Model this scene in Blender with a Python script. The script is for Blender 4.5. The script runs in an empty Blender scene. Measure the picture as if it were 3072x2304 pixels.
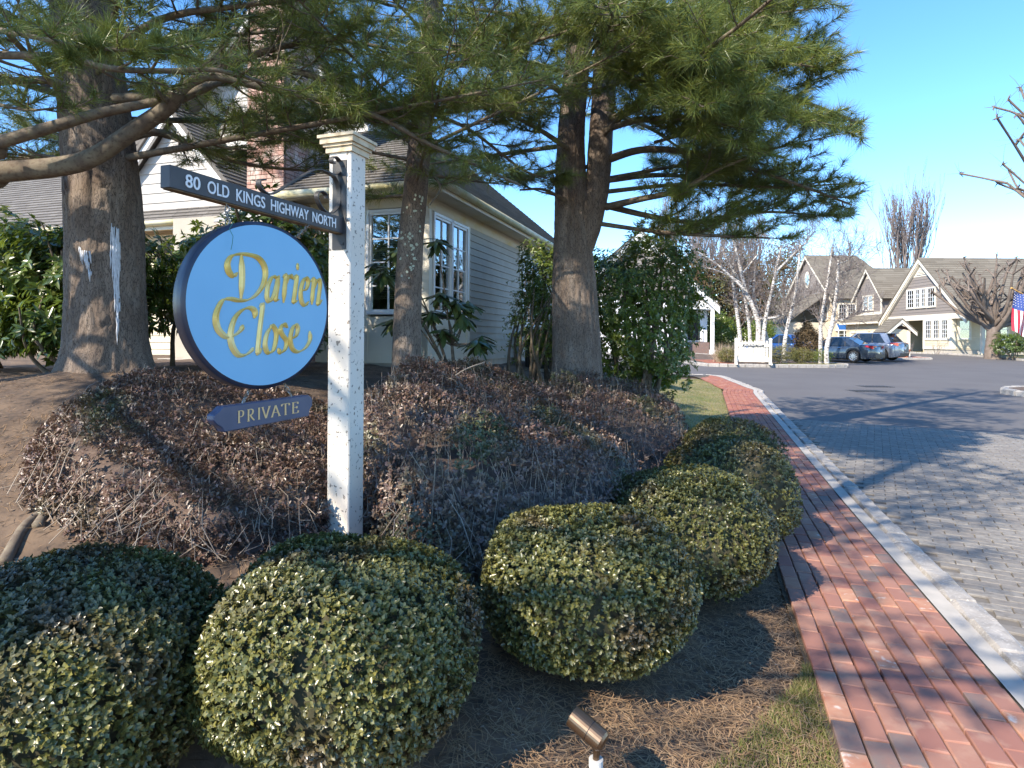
import bpy, bmesh, math, random
import numpy as np
from mathutils import Vector, Matrix
R = math.radians
scene = bpy.context.scene
col = scene.collection
# ---------------------------------------------------------------- camera, sky, sun, exposure
F, V0, CAMH, ROLL = 630.0, 340.0, 1.55, R(-0.4)      # focal length in pixels of a 1024 px wide picture
cd = bpy.data.cameras.new('camera'); cam = bpy.data.objects.new('camera', cd); col.objects.link(cam)
cd.sensor_width = 36.0; cd.lens = F / 1024 * 36; cd.shift_y = -(384 - V0) / 1024
cd.clip_start = 0.05; cd.clip_end = 3000
cam.location = (0, 0, CAMH); cam.rotation_euler = (R(90), ROLL, 0)
scene.camera = cam
SUN_AZ, SUN_EL = 228, 38
sd = Vector((math.sin(R(SUN_AZ)) * math.cos(R(SUN_EL)), math.cos(R(SUN_AZ)) * math.cos(R(SUN_EL)), math.sin(R(SUN_EL))))
w = bpy.data.worlds.new('World'); scene.world = w; w.use_nodes = True
nt = w.node_tree; bg = nt.nodes['Background']
sky = nt.nodes.new('ShaderNodeTexSky'); sky.sky_type = 'NISHITA'; sky.sun_disc = False
sky.sun_elevation = R(SUN_EL); sky.sun_rotation = R(SUN_AZ); sky.air_density = 1.0; sky.dust_density = 0.05; sky.ozone_density = 2.2; sky.altitude = 1800
hs = nt.nodes.new('ShaderNodeHueSaturation'); hs.inputs['Saturation'].default_value = 1.22; nt.links.new(sky.outputs[0], hs.inputs['Color']); nt.links.new(hs.outputs[0], bg.inputs[0]); bg.inputs[1].default_value = 0.14
ld = bpy.data.lights.new('sun', 'SUN'); ld.energy = 3.2; ld.angle = R(0.5); ld.color = (1.0, 0.90, 0.75)
lo = bpy.data.objects.new('sun', ld); col.objects.link(lo); lo.rotation_euler = sd.to_track_quat('Z', 'Y').to_euler(); lo.location = (-30, -10, 40)
vs = scene.view_settings; vs.view_transform = 'Standard'; vs.look = 'None'; vs.gamma = 1.0; vs.use_curve_mapping = False
vs.exposure = 1.65

# ---------------------------------------------------------------- helpers
rng = np.random.default_rng(11)
random.seed(5)
_c, _s = math.cos(ROLL), math.sin(ROLL)
CR = np.array([_c, 0, -_s]); CU = np.array([_s, 0, _c]); CF = np.array([0, 1.0, 0]); CO = np.array([0, 0, CAMH])
def ray(u, v): return CF + CR * (u - 512) / F + CU * (V0 - v) / F
def px(u, v, Y):                                   # the point at depth Y seen at a pixel
    d = ray(u, v); return CO + d * (Y / d[1])
def on_plane(u, v, p0, n):
    d = ray(u, v); p0 = np.array(p0, float); n = np.array(n, float)
    return CO + d * (np.dot(p0 - CO, n) / np.dot(d, n))
def sm(t): t = np.clip(t, 0, 1); return t * t * (3 - 2 * t)
def G(y): return .012 * np.clip(np.asarray(y, float) - 6, 0, 30) + .03 * np.clip(np.asarray(y, float) - 36, 0, 14)
WD = np.array([.292, .956]); WN = np.array([-.956, .292])           # walk direction and its left normal
WR0 = np.array([2.14, 2.64]); WW = .784
def Xw(y): return 1.394 + .3054 * (np.asarray(y, float) - 2.868)
def nz(x, y, s=1.0, k=0):                          # cheap smooth noise
    x = np.asarray(x) * s; y = np.asarray(y) * s
    return (np.sin(1.7 * x + 2.3 * y + k) + np.sin(3.1 * x - 1.9 * y + 1.3 + k) + np.sin(-2.3 * x + 4.1 * y + 2.1 * k) + .5 * np.sin(6.3 * x + 5.1 * y + k)) / 3.5
def H(x, y):
    x = np.asarray(x, float); y = np.asarray(y, float)
    s = Xw(y) - x
    t = np.minimum(s / 5.6, (y - 1.4) / 3.6)
    rise = 1.15 * sm(t) * (1 - sm((y - 17) / 6))
    rise = rise + .14 * np.exp(-((x + 3.62) ** 2 + (y - 5.6) ** 2) / .5)
    rise = rise + np.clip(s, 0, .4) * .06 * (nz(x, y, 1.3) + .6 * nz(x, y, 4.2, 2)) * (y < 26)
    far = sm((y - 21) / 3)
    return G(y) + np.where(s > 0, rise - .015, -.06) * (1 - far) - .06 * far
def gp(u, v):                                       # pixel on the drive surface
    y = 5.0; d = ray(u, v)
    for _ in range(60): y = .5 * y + .5 * (G(y) - CAMH) / d[2] * 1.0
    return np.array([d[0] * y, y, float(G(y))])
def hp(u, v):                                       # pixel on the bed
    d = ray(u, v)
    for y in np.arange(1.2, 30, .02):
        if CAMH + d[2] * y <= H(d[0] * y, y): break
    return np.array([d[0] * y, y, float(H(d[0] * y, y))])
W = {}
def wl(o): return W.get(o.name, np.zeros(3)) if o else np.zeros(3)
def thing(name, label, cat, loc=(0, 0, 0), group=None):
    o = bpy.data.objects.new(name, None); col.objects.link(o); o.empty_display_size = .1
    o.location = loc; W[o.name] = np.array(loc, float); tag(o, label, cat, group); return o
def tag(o, label=None, cat=None, group=None, kind=None):
    if label: o['label'] = label
    if cat: o['category'] = cat
    if group: o['group'] = group
    if kind: o['kind'] = kind
    return o
def setm(name, rootloc=(0, 0, 0)):                  # a piece of the setting that only parents its pieces
    o = bpy.data.objects.new(name, None); col.objects.link(o); o.location = rootloc; W[o.name] = np.array(rootloc, float); o['kind'] = 'structure'; return o
def link(name, me, parent=None, loc=None, rot=None, scale=None):
    o = bpy.data.objects.new(name, me); col.objects.link(o)
    p = wl(parent)
    L = p if loc is None else np.array(loc, float)
    if parent: o.parent = parent; o.location = L - p
    else: o.location = L
    W[o.name] = L
    if rot is not None: o.rotation_euler = rot
    if scale is not None: o.scale = scale
    return o
def np_mesh(name, V, Fc, mat, smooth=False):        # arrays: V (n,3), Fc (m,k)
    me = bpy.data.meshes.new(name); V = np.ascontiguousarray(V, np.float32); Fc = np.ascontiguousarray(Fc, np.int32)
    m, k = Fc.shape
    me.vertices.add(len(V)); me.vertices.foreach_set('co', V.ravel())
    me.loops.add(m * k); me.loops.foreach_set('vertex_index', Fc.ravel())
    me.polygons.add(m); me.polygons.foreach_set('loop_start', np.arange(m, dtype=np.int32) * k)
    me.polygons.foreach_set('loop_total', np.full(m, k, np.int32))
    if smooth: me.polygons.foreach_set('use_smooth', np.ones(m, bool))
    me.update(calc_edges=True); me.materials.append(mat); return me
def np_obj(name, V, Fc, mat, parent=None, smooth=False, kind=None, origin=None):
    o0 = np.array(origin, float) if origin is not None else wl(parent)
    o = link(name, np_mesh(name, np.asarray(V) - o0, Fc, mat, smooth), parent, o0)
    if kind: o['kind'] = kind
    return o
class Fr:                                           # a local frame: point(a,b,c) = o + a x + b y + c z
    def __init__(s, o, az=0):
        s.o = np.array(o, float); a = R(az)
        s.x = np.array([math.sin(a), math.cos(a), 0]); s.y = np.array([-math.cos(a), math.sin(a), 0]); s.z = np.array([0, 0, 1.0])
    def p(s, a, b, c): return s.o + a * s.x + b * s.y + c * s.z
class MB:
    def __init__(s): s.v = []; s.f = []
    def add(s, vs, fs):
        n = len(s.v); s.v.extend([tuple(map(float, q)) for q in vs]); s.f.extend([tuple(i + n for i in f) for f in fs]); return s
    def hexa(s, p): return s.add(p, [(0, 3, 2, 1), (4, 5, 6, 7), (0, 1, 5, 4), (1, 2, 6, 5), (2, 3, 7, 6), (3, 0, 4, 7)])
    def box(s, fr, a0, a1, b0, b1, c0, c1):
        P = fr.p; return s.hexa([P(a0, b0, c0), P(a1, b0, c0), P(a1, b1, c0), P(a0, b1, c0), P(a0, b0, c1), P(a1, b0, c1), P(a1, b1, c1), P(a0, b1, c1)])
    def prism(s, pts, off):                          # polygon of 3D points pushed by vector off
        pts = [np.array(q, float) for q in pts]; off = np.array(off, float); n = len(pts)
        return s.add(pts + [q + off for q in pts], [tuple(range(n))[::-1], tuple(range(n, 2 * n))] + [(i, (i + 1) % n, (i + 1) % n + n, i + n) for i in range(n)])
    def quad(s, a, b, c, d): return s.add([a, b, c, d], [(0, 1, 2, 3)])
    def tube(s, pts, rad, k=6, cap=True):
        V, Fq = tube_arr(np.array(pts, float), np.broadcast_to(np.asarray(rad, float), (len(pts),)), k)
        n = len(s.v); s.v.extend(map(tuple, V.tolist())); s.f.extend([tuple(q) for q in (Fq + n).tolist()])
        if cap:
            m = len(pts); s.f.append(tuple(n + i for i in range(k))[::-1]); s.f.append(tuple(n + (m - 1) * k + i for i in range(k)))
        return s
    def build(s, name, mat, parent=None, smooth=False, kind=None, origin=None, bevel=0):
        o0 = np.array(origin, float) if origin is not None else wl(parent)
        me = bpy.data.meshes.new(name); me.from_pydata([tuple(np.array(q) - o0) for q in s.v], [], s.f)
        bm = bmesh.new(); bm.from_mesh(me); bmesh.ops.recalc_face_normals(bm, faces=bm.faces)
        if bevel: bmesh.ops.bevel(bm, geom=bm.edges[:], offset=bevel, segments=1, affect='EDGES', clamp_overlap=True)
        bm.to_mesh(me); bm.free(); me.materials.append(mat)
        if smooth: me.polygons.foreach_set('use_smooth', [True] * len(me.polygons))
        o = link(name, me, parent, o0)
        if kind: o['kind'] = kind
        return o
def tube_arr(p, r, k):
    m = len(p); t = np.gradient(p, axis=0); t /= np.linalg.norm(t, axis=1)[:, None] + 1e-9
    ref = np.array([0, 0, 1.0]) if abs(t[:, 2]).mean() < .8 else np.array([1.0, 0, 0])
    a = np.cross(t, ref); a /= np.linalg.norm(a, axis=1)[:, None] + 1e-9; b = np.cross(t, a)
    th = np.arange(k) * 2 * math.pi / k
    V = p[:, None, :] + r[:, None, None] * (np.cos(th)[None, :, None] * a[:, None, :] + np.sin(th)[None, :, None] * b[:, None, :])
    i = np.arange(m - 1)[:, None] * k; j = np.arange(k)[None, :]; j2 = (j + 1) % k
    Fq = np.stack([i + j, i + j2, i + k + j2, i + k + j], -1).reshape(-1, 4)
    return V.reshape(-1, 3), Fq
class Tubes:                                         # many tubes, one mesh
    def __init__(s): s.V = []; s.F = []; s.n = 0
    def add(s, p, r, k=4):
        p = np.asarray(p, float); r = np.broadcast_to(np.asarray(r, float), (len(p),))
        V, Fq = tube_arr(p, r, k); s.V.append(V); s.F.append(Fq + s.n); s.n += len(V)
    def obj(s, name, mat, parent=None, smooth=True, kind=None, origin=None): return np_obj(name, np.concatenate(s.V), np.concatenate(s.F), mat, parent, smooth, kind, origin)
def smooth_path(pts, n=4):                           # Catmull-Rom
    p = np.array(pts, float); p = np.vstack([2 * p[0] - p[1], p, 2 * p[-1] - p[-2]]); out = []
    for i in range(1, len(p) - 2):
        for t in np.linspace(0, 1, n, endpoint=False):
            a, b, c, d = p[i - 1], p[i], p[i + 1], p[i + 2]
            out.append(.5 * (2 * b + (c - a) * t + (2 * a - 5 * b + 4 * c - d) * t * t + (3 * b - a - 3 * c + d) * t ** 3))
    out.append(p[-2]); return np.array(out)
def unit(v): v = np.asarray(v, float); return v / (np.linalg.norm(v, axis=-1, keepdims=True) + 1e-9)
def leaves(P, D, N, L, Wd, fold=.25):                # leaf = two triangles folded on the midrib
    D = unit(D); S = unit(np.cross(D, N)); U = np.cross(S, D); n = len(P)
    L = np.broadcast_to(L, (n,))[:, None]; Wd = np.broadcast_to(Wd, (n,))[:, None]
    mid = P + D * L * .5 + U * Wd * fold
    V = np.stack([P, mid + S * Wd * .5, P + D * L, mid - S * Wd * .5], 1).reshape(-1, 3)
    b = np.arange(n)[:, None] * 4
    return V, np.concatenate([b + np.array([[0, 1, 2]]), b + np.array([[0, 2, 3]])])
def needles(P, D, L, Wd):                            # needle = one thin triangle
    n = len(P); D = unit(D); S = unit(np.cross(D, rng.normal(size=(n, 3)))) * np.broadcast_to(Wd, (n,))[:, None] * .5
    V = np.stack([P - S, P + S, P + D * np.broadcast_to(L, (n,))[:, None]], 1).reshape(-1, 3)
    return V, np.arange(n * 3).reshape(-1, 3)
def rsph(n):
    v = rng.normal(size=(n, 3)); return unit(v)

# ---------------------------------------------------------------- materials
def mat(name, c, c2=None, src='noise', scale=5, lo=.35, hi=.65, c3=None, src3='island', lo3=.5, hi3=1, scale3=20, rough=.7, metal=0, spec=.5, bump=0, bscale=40, bstretch=None, bkind='noise', transl=0, tcol=None, stretch=None, coat=0):
    m = bpy.data.materials.new(name); m.use_nodes = True; t = m.node_tree; n = t.nodes; b = n['Principled BSDF']; out = n['Material Output']
    b.inputs['Roughness'].default_value = rough; b.inputs['Metallic'].default_value = metal; b.inputs['Specular IOR Level'].default_value = spec; b.inputs['Coat Weight'].default_value = coat
    geo = n.new('ShaderNodeNewGeometry')
    def pos(st):
        if st is None: return geo.outputs['Position']
        mp = n.new('ShaderNodeMapping'); mp.inputs['Scale'].default_value = st; t.links.new(geo.outputs['Position'], mp.inputs['Vector']); return mp.outputs[0]
    def fac(kind, sc, lo, hi, st):
        if kind == 'island': o = geo.outputs['Random Per Island']
        elif kind == 'object': o = n.new('ShaderNodeObjectInfo').outputs['Random']
        elif kind == 'edge':
            x = n.new('ShaderNodeTexVoronoi'); x.feature = 'DISTANCE_TO_EDGE'; x.inputs['Scale'].default_value = sc; w1 = n.new('ShaderNodeTexNoise'); w1.inputs['Scale'].default_value = sc * .8; t.links.new(pos(st), w1.inputs['Vector']); w2 = n.new('ShaderNodeVectorMath'); w2.operation = 'MULTIPLY_ADD'; w2.inputs[1].default_value = (.05,) * 3; t.links.new(w1.outputs['Color'], w2.inputs[0]); t.links.new(pos(st), w2.inputs[2]); t.links.new(w2.outputs[0], x.inputs['Vector']); o = x.outputs['Distance']
        elif kind == 'voronoi':
            x = n.new('ShaderNodeTexVoronoi'); x.inputs['Scale'].default_value = sc; t.links.new(pos(st), x.inputs['Vector']); o = x.outputs['Distance']
        else:
            x = n.new('ShaderNodeTexNoise'); x.inputs['Scale'].default_value = sc; x.inputs['Detail'].default_value = 5; t.links.new(pos(st), x.inputs['Vector']); o = x.outputs['Fac']
        mr = n.new('ShaderNodeMapRange'); mr.inputs['From Min'].default_value = lo; mr.inputs['From Max'].default_value = hi; t.links.new(o, mr.inputs['Value']); return mr.outputs[0]
    cur = None
    def mix(prev, f, cc):
        mx = n.new('ShaderNodeMix'); mx.data_type = 'RGBA'; t.links.new(f, mx.inputs[0])
        if prev is None: mx.inputs[6].default_value = (*c, 1)
        else: t.links.new(prev, mx.inputs[6])
        mx.inputs[7].default_value = (*cc, 1); return mx.outputs[2]
    if c2: cur = mix(cur, fac(src, scale, lo, hi, stretch), c2)
    if c3: cur = mix(cur, fac(src3, scale3, lo3, hi3, stretch), c3)
    if cur is None: b.inputs['Base Color'].default_value = (*c, 1)
    else: t.links.new(cur, b.inputs['Base Color'])
    if bump:
        f = fac(bkind, bscale, 0, .22 if bkind == 'edge' else 1, bstretch); bp = n.new('ShaderNodeBump'); bp.inputs['Strength'].default_value = min(1, bump * 8); bp.inputs['Distance'].default_value = bump
        t.links.new(f, bp.inputs['Height']); t.links.new(bp.outputs[0], b.inputs['Normal'])
    if transl:
        tr = n.new('ShaderNodeBsdfTranslucent'); ms = n.new('ShaderNodeMixShader'); ms.inputs[0].default_value = transl
        if tcol: tr.inputs[0].default_value = (*tcol, 1)
        elif cur is not None: t.links.new(cur, tr.inputs[0])
        else: tr.inputs[0].default_value = (*c, 1)
        t.links.new(b.outputs[0], ms.inputs[1]); t.links.new(tr.outputs[0], ms.inputs[2]); t.links.new(ms.outputs[0], out.inputs[0])
    return m
MT = {}
def defm(k, *a, **kw): MT[k] = mat(k, *a, **kw)
defm('soil', (.085, .056, .038), (.17, .115, .075), scale=3.5, lo=.4, hi=.7, c3=(.035, .026, .02), src3='noise', scale3=22, lo3=.5, hi3=.75, rough=.95, bump=.02, bscale=35)
defm('litter', (.27, .16, .08), (.38, .26, .15), src='island', lo=.0, hi=1, c3=(.14, .08, .045), lo3=.75, hi3=.8, rough=.8)
defm('asphalt', (.108, .097, .092), (.13, .118, .112), scale=.6, c3=(.07, .067, .067), src3='noise', scale3=160, lo3=.45, hi3=.7, rough=.9, bump=.003, bscale=260)
defm('asphalt_new', (.052, .050, .050), (.064, .06, .06), scale=1.0, c3=(.045, .043, .043), src3='noise', scale3=160, lo3=.45, hi3=.7, rough=.9, bump=.003, bscale=260)
defm('brick', (.33, .165, .115), (.25, .105, .08), src='object', lo=0, hi=1, c3=(.40, .24, .17), src3='noise', scale3=9, lo3=.55, hi3=.8, rough=.85, bump=.004, bscale=90)
defm('brick_dark', (.20, .12, .10), (.17, .13, .115), src='noise', scale=14, c3=(.36, .17, .1), src3='noise', scale3=10, lo3=.6, hi3=.7, rough=.85, bump=.004, bscale=90)
defm('brick_pale', (.42, .23, .15), (.36, .15, .09), src='noise', scale=12, c3=(.6, .55, .5), src3='noise', scale3=18, lo3=.6, hi3=.75, rough=.85, bump=.004, bscale=90)
defm('sand', (.12, .085, .055), (.07, .06, .04), scale=30, rough=.95, bump=.004, bscale=120)
defm('paver', (.185, .165, .145), (.235, .215, .19), src='object', lo=0, hi=1, c3=(.14, .125, .11), src3='noise', scale3=25, lo3=.45, hi3=.7, rough=.9, bump=.004, bscale=120)
defm('paver_far', (.185, .165, .145), (.235, .215, .19), src='island', lo=0, hi=1, c3=(.14, .125, .11), src3='noise', scale3=25, lo3=.45, hi3=.7, rough=.9, bump=.004, bscale=120)
defm('joint', (.15, .135, .118), (.12, .108, .095), scale=12, rough=.95)
defm('granite', (.36, .33, .30), (.26, .24, .22), scale=14, c3=(.46, .43, .39), src3='noise', scale3=60, lo3=.55, hi3=.7, rough=.9, bump=.012, bscale=45)
defm('concrete', (.44, .40, .35), (.37, .34, .30), scale=8, rough=.9, bump=.003, bscale=100)
defm('grass', (.14, .165, .035), (.21, .19, .06), src='island', lo=.2, hi=.9, c3=(.34, .27, .14), lo3=.7, hi3=.75, rough=.7, transl=.25)
defm('grass_ground', (.17, .15, .055), (.25, .20, .09), scale=4, c3=(.12, .13, .035), src3='noise', scale3=1.2, lo3=.45, hi3=.7, rough=.95, bump=.02, bscale=80)
defm('bark', (.15, .108, .080), (.24, .19, .15), scale=9, lo=.4, hi=.7, stretch=(1, 1, .25), c3=(.055, .040, .031), src3='edge', scale3=52, lo3=.10, hi3=.0, rough=.95, bump=.022, bscale=52, bkind='edge', bstretch=(1, 1, .25))
defm('limb_bark', (.125, .095, .070), (.20, .165, .115), scale=12, c3=(.10, .07, .05), src3='noise', scale3=40, lo3=.5, hi3=.7, rough=.9, bump=.008, bscale=60)
defm('twig', (.17, .12, .09), (.26, .2, .16), src='island', lo=.2, hi=1, rough=.9)
defm('needle', (.22, .23, .036), (.36, .33, .06), src='island', lo=0, hi=1, c3=(.15, .19, .045), lo3=.0, hi3=.35, rough=.38, spec=.5, transl=.3)
defm('boxleaf', (.095, .105, .036), (.20, .18, .045), src='island', lo=.2, hi=1, c3=(.115, .085, .045), src3='noise', scale3=3.2, lo3=.5, hi3=.68, rough=.32, spec=.6, transl=.15)
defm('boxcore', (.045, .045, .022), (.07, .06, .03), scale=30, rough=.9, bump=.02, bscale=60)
defm('azalea', (.135, .075, .062), (.19, .13, .085), src='island', lo=.0, hi=1, c3=(.085, .095, .035), src3='noise', scale3=2.0, lo3=.52, hi3=.68, rough=.38, spec=.6, transl=.12)
defm('azcore', (.085, .056, .044), (.13, .09, .07), scale=40, rough=.95, bump=.02, bscale=70)
defm('dry_twig', (.34, .28, .22), (.24, .18, .13), src='island', lo=0, hi=1, rough=.8)
defm('rhodo', (.055, .095, .020), (.11, .155, .028), src='island', lo=.2, hi=1, c3=(.10, .11, .03), lo3=.8, hi3=.9, rough=.28, spec=.6, transl=.25, tcol=(.25, .32, .04))
defm('holly', (.085, .125, .020), (.17, .20, .03), src='island', lo=.2, hi=1, rough=.3, spec=.6, transl=.25, tcol=(.28, .36, .05))
# ---------------------------------------------------------------- ground, walk, kerb, drive, apron
def grid_obj(name, xs, ys, zf, m, kind='structure'):
    X, Y = np.meshgrid(xs, ys); V = np.stack([X, Y, zf(X, Y)], -1).reshape(-1, 3); nx = len(xs); ny = len(ys)
    i = (np.arange(ny - 1)[:, None] * nx + np.arange(nx - 1)[None]).ravel()
    o = np_obj(name, V, np.stack([i, i + 1, i + 1 + nx, i + nx], -1), m, None, True); o['kind'] = kind; return o
ls = np.linspace
gx = np.concatenate([ls(-500, -14, 20)[:-1], ls(-14, -6, 30)[:-1], ls(-6, 3, 105)[:-1], ls(3, 12, 50)[:-1], ls(12, 70, 40)[:-1], ls(70, 500, 10)])
gy = np.concatenate([ls(-80, .5, 12)[:-1], ls(.5, 10, 125)[:-1], ls(10, 26, 80)[:-1], ls(26, 70, 40)[:-1], ls(70, 900, 16)])
grid_obj('ground', gx, gy, H, MT['soil'])
kp = [(753, 391), (744.1, 387.8), (731.5, 382.6), (711.6, 376.3)]
KP = [tuple(WR0 - WD * 2.6)] + [tuple(WR0 + WD * k) for k in np.arange(0, 15.6, 2.5)] + [tuple(gp(*q)[:2]) for q in kp]
KP += [(KP[-1][0] - 1.4, KP[-1][1] + .45), (KP[-1][0] - 4.5, KP[-1][1] + .9), (-3, KP[-1][1] + 1.2)]
path = smooth_path([(a, b, 0) for a, b in KP], 10)[:, :2]
seg = np.linalg.norm(np.diff(path, axis=0), axis=1); arc = np.concatenate([[0], np.cumsum(seg)])
def at_s(s):
    p = np.array([np.interp(s, arc, path[:, 0]), np.interp(s, arc, path[:, 1])]); q = np.array([np.interp(s + .05, arc, path[:, 0]), np.interp(s + .05, arc, path[:, 1])])
    t = unit(q - p); return p, t, np.array([-t[1], t[0]])
kend = int(np.argmin(np.hypot(path[:, 0] - gp(*kp[-1])[0], path[:, 1] - gp(*kp[-1])[1]))); s_end = arc[kend]
def strip(name, s0, s1, o0, o1, z, m, step=.25, kind='structure', parent=None):
    ss = np.arange(s0, s1 + step, step); V = []
    for s in ss:
        p, t, n = at_s(s)
        for o in (o0, o1): q = p + n * o; V.append((q[0], q[1], float(G(q[1])) + z))
    V = np.array(V); i = np.arange(len(ss) - 1) * 2
    ob = np_obj(name, V, np.stack([i, i + 1, i + 3, i + 2], -1), m, parent, True)
    if kind: ob['kind'] = kind
    return ob
# asphalt
yy = np.concatenate([ls(-3, 18, 50)[:-1], ls(18, 25, 60)[:-1], ls(25, 80, 60)]); mono = path[:kend + 1]
V = []; nc = 40
for y in yy:
    xl = np.interp(y, mono[:, 1], mono[:, 0]) - .3 if y < mono[-1, 1] else -14
    for k in range(nc): V.append((xl + (75 - xl) * (k / (nc - 1)) ** 1.5, y, float(G(y))))
i = (np.arange(len(yy) - 1)[:, None] * nc + np.arange(nc - 1)[None]).ravel()
dr = np_obj('driveway', np.array(V), np.stack([i, i + 1, i + 1 + nc, i + nc], -1), MT['asphalt'], None, True); dr['kind'] = 'structure'
def bev_mesh(name, sx, sy, sz, b, m, jit=0, r=None):
    z1 = sz - b; q = [(-1, -1), (1, -1), (1, 1), (-1, 1)]
    v = [(a * sx / 2, c * sy / 2, 0) for a, c in q] + [(a * sx / 2, c * sy / 2, z1) for a, c in q] + [(a * (sx / 2 - b), c * (sy / 2 - b), sz) for a, c in q]
    if jit: v = [tuple(np.array(p) + (r.uniform(-jit, jit, 3) if i > 3 else 0)) for i, p in enumerate(v)]
    f = [(8, 9, 10, 11)] + [(a + o, (a + 1) % 4 + o, (a + 1) % 4 + 4 + o, a + 4 + o) for o in (0, 4) for a in range(4)]
    me = bpy.data.meshes.new(name); me.from_pydata(v, [], f); me.materials.append(m); return me
def inview(p, pad=30):
    q = np.asarray(p) - CO
    if q[1] < .5: return False
    u = 512 + F * q[0] / q[1]; v = V0 - F * q[2] / q[1]; return -pad < u < 1024 + pad and -pad < v < 768 + pad
# brick walk
walk = strip('brick_walk', 0, s_end, .0, WW + .02, .008, MT['sand'])
MT['brick_far'] = mat('brick_far', (.33, .125, .070), (.25, .085, .06), src='island', lo=0, hi=1, c3=(.42, .27, .2), src3='noise', scale3=6, lo3=.55, hi3=.8, rough=.85)
bmesh_v = [bev_mesh('brick', .196, .0925, .03, .005, MT[k], .002, rng) for k in ['brick'] * 9 + ['brick_pale', 'brick_pale', 'brick_dark']]
slots = []
for k in range(8):
    for s in np.arange(.02 + (k % 2) * .101 + rng.uniform(-.02, .02), s_end, .2025):
        p, t, n = at_s(s); q = p + n * (.05 + k * .098)
        if s > s_end - 1.5 and k > 7 * (s_end - s) / 1.5: continue
        slots.append((np.array([q[0], q[1], float(G(q[1])) + .004 + rng.uniform(-.002, .003)]), math.atan2(t[1], t[0])))
slots.sort(key=lambda a: (not inview(a[0]), np.linalg.norm(a[0] - CO)))
far = MB()
for i, (p, a) in enumerate(slots):
    if i < 300:
        link('brick', random.choice(bmesh_v), walk, p, (rng.uniform(-.012, .012), rng.uniform(-.012, .012), a + rng.uniform(-.015, .015)), (rng.uniform(.97, 1.01), rng.uniform(.96, 1.0), 1))
    else:
        me = bmesh_v[0]; ca, sa = math.cos(a), math.sin(a)
        far.add([(p[0] + v.co.x * ca - v.co.y * sa, p[1] + v.co.x * sa + v.co.y * ca, p[2] + v.co.z) for v in me.vertices], [tuple(f.vertices) for f in me.polygons])
far.build('far_bricks', MT['brick_far'], walk, kind='stuff')
# kerb: concrete strip and granite cobbles
kerb = strip('kerb', 0, arc[-1] - .3, -.105, -.002, .036, MT['concrete'])
kst = [bev_mesh('kerb_stone', 1, .155, .06, .022, MT['granite'], .012, rng) for _ in range(6)]
s = .05
while s < arc[-1] - .6:
    L = rng.uniform(.2, .36); p, t, n = at_s(s + L / 2); q = p - n * .185
    me = kst[rng.integers(6)]; link('kerb_stone', me, kerb, (q[0], q[1], float(G(q[1])) - .012 + rng.uniform(-.006, .004)), (0, 0, math.atan2(t[1], t[0])), (L - .012, 1, 1)); s += L
# paver apron
B0, B1 = gp(778.3, 418.8)[:2], gp(1024, 435.8)[:2]; AD = unit(B1 - B0); AN = np.array([AD[1], -AD[0]])     # AN points to the camera
def kerb_x(y): return 2.14 + .3054 * (y - 2.64) + .285
slots = []; base = []
for r in range(120):
    for c in range(-4, 60):
        q = B0 + AN * (.055 + r * .1) + AD * (c * .2 + (.1 if r % 2 else 0))
        if q[1] < .6 or q[0] < kerb_x(q[1]) + .03 or q[0] > .86 * q[1] + 1.1: continue
        slots.append((np.array([q[0], q[1], float(G(q[1]))]), math.atan2(AD[1], AD[0])))
slots.sort(key=lambda a: (not inview(a[0]), np.linalg.norm(a[0] - CO)))
ap = [B0 - AD * .75, B0 + AD * 7, (10, 1.0), (10, -2), (kerb_x(-2), -2)]
V = []
for y_ in ls(-2, 12.4, 37):
    yl = np.interp(y_, [-2, 30], [kerb_x(-2), kerb_x(30)]); tb = (y_ - B0[1]) / AD[1]; xr_ = min(11, (B0 + AD * tb)[0]) if y_ > 9 else 11
    V += [(yl, y_, float(G(y_)) + .004), (max(yl, xr_), y_, float(G(y_)) + .004)]
i = np.arange(36) * 2; apron = np_obj('paver_apron', np.array(V), np.stack([i, i + 1, i + 3, i + 2], -1), MT['joint'])
apron['kind'] = 'structure'
pm = [bev_mesh('paver', .194, .094, .014, .004, MT['paver'], .0015, rng) for _ in range(4)]; far = MB()
for i, (p, a) in enumerate(slots):
    p = p + [0, 0, .004 + rng.uniform(-.001, .002)]
    if i < 300: link('paver', pm[i % 4], apron, p, (rng.uniform(-.01, .01), rng.uniform(-.01, .01), a + rng.uniform(-.012, .012)))
    else:
        ca, sa = math.cos(a), math.sin(a)
        far.add([(p[0] + v.co.x * ca - v.co.y * sa, p[1] + v.co.x * sa + v.co.y * ca, p[2] + v.co.z) for v in pm[i % 4].vertices], [tuple(f.vertices) for f in pm[i % 4].polygons])
far.build('far_pavers', MT['paver_far'], apron, kind='stuff')
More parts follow.
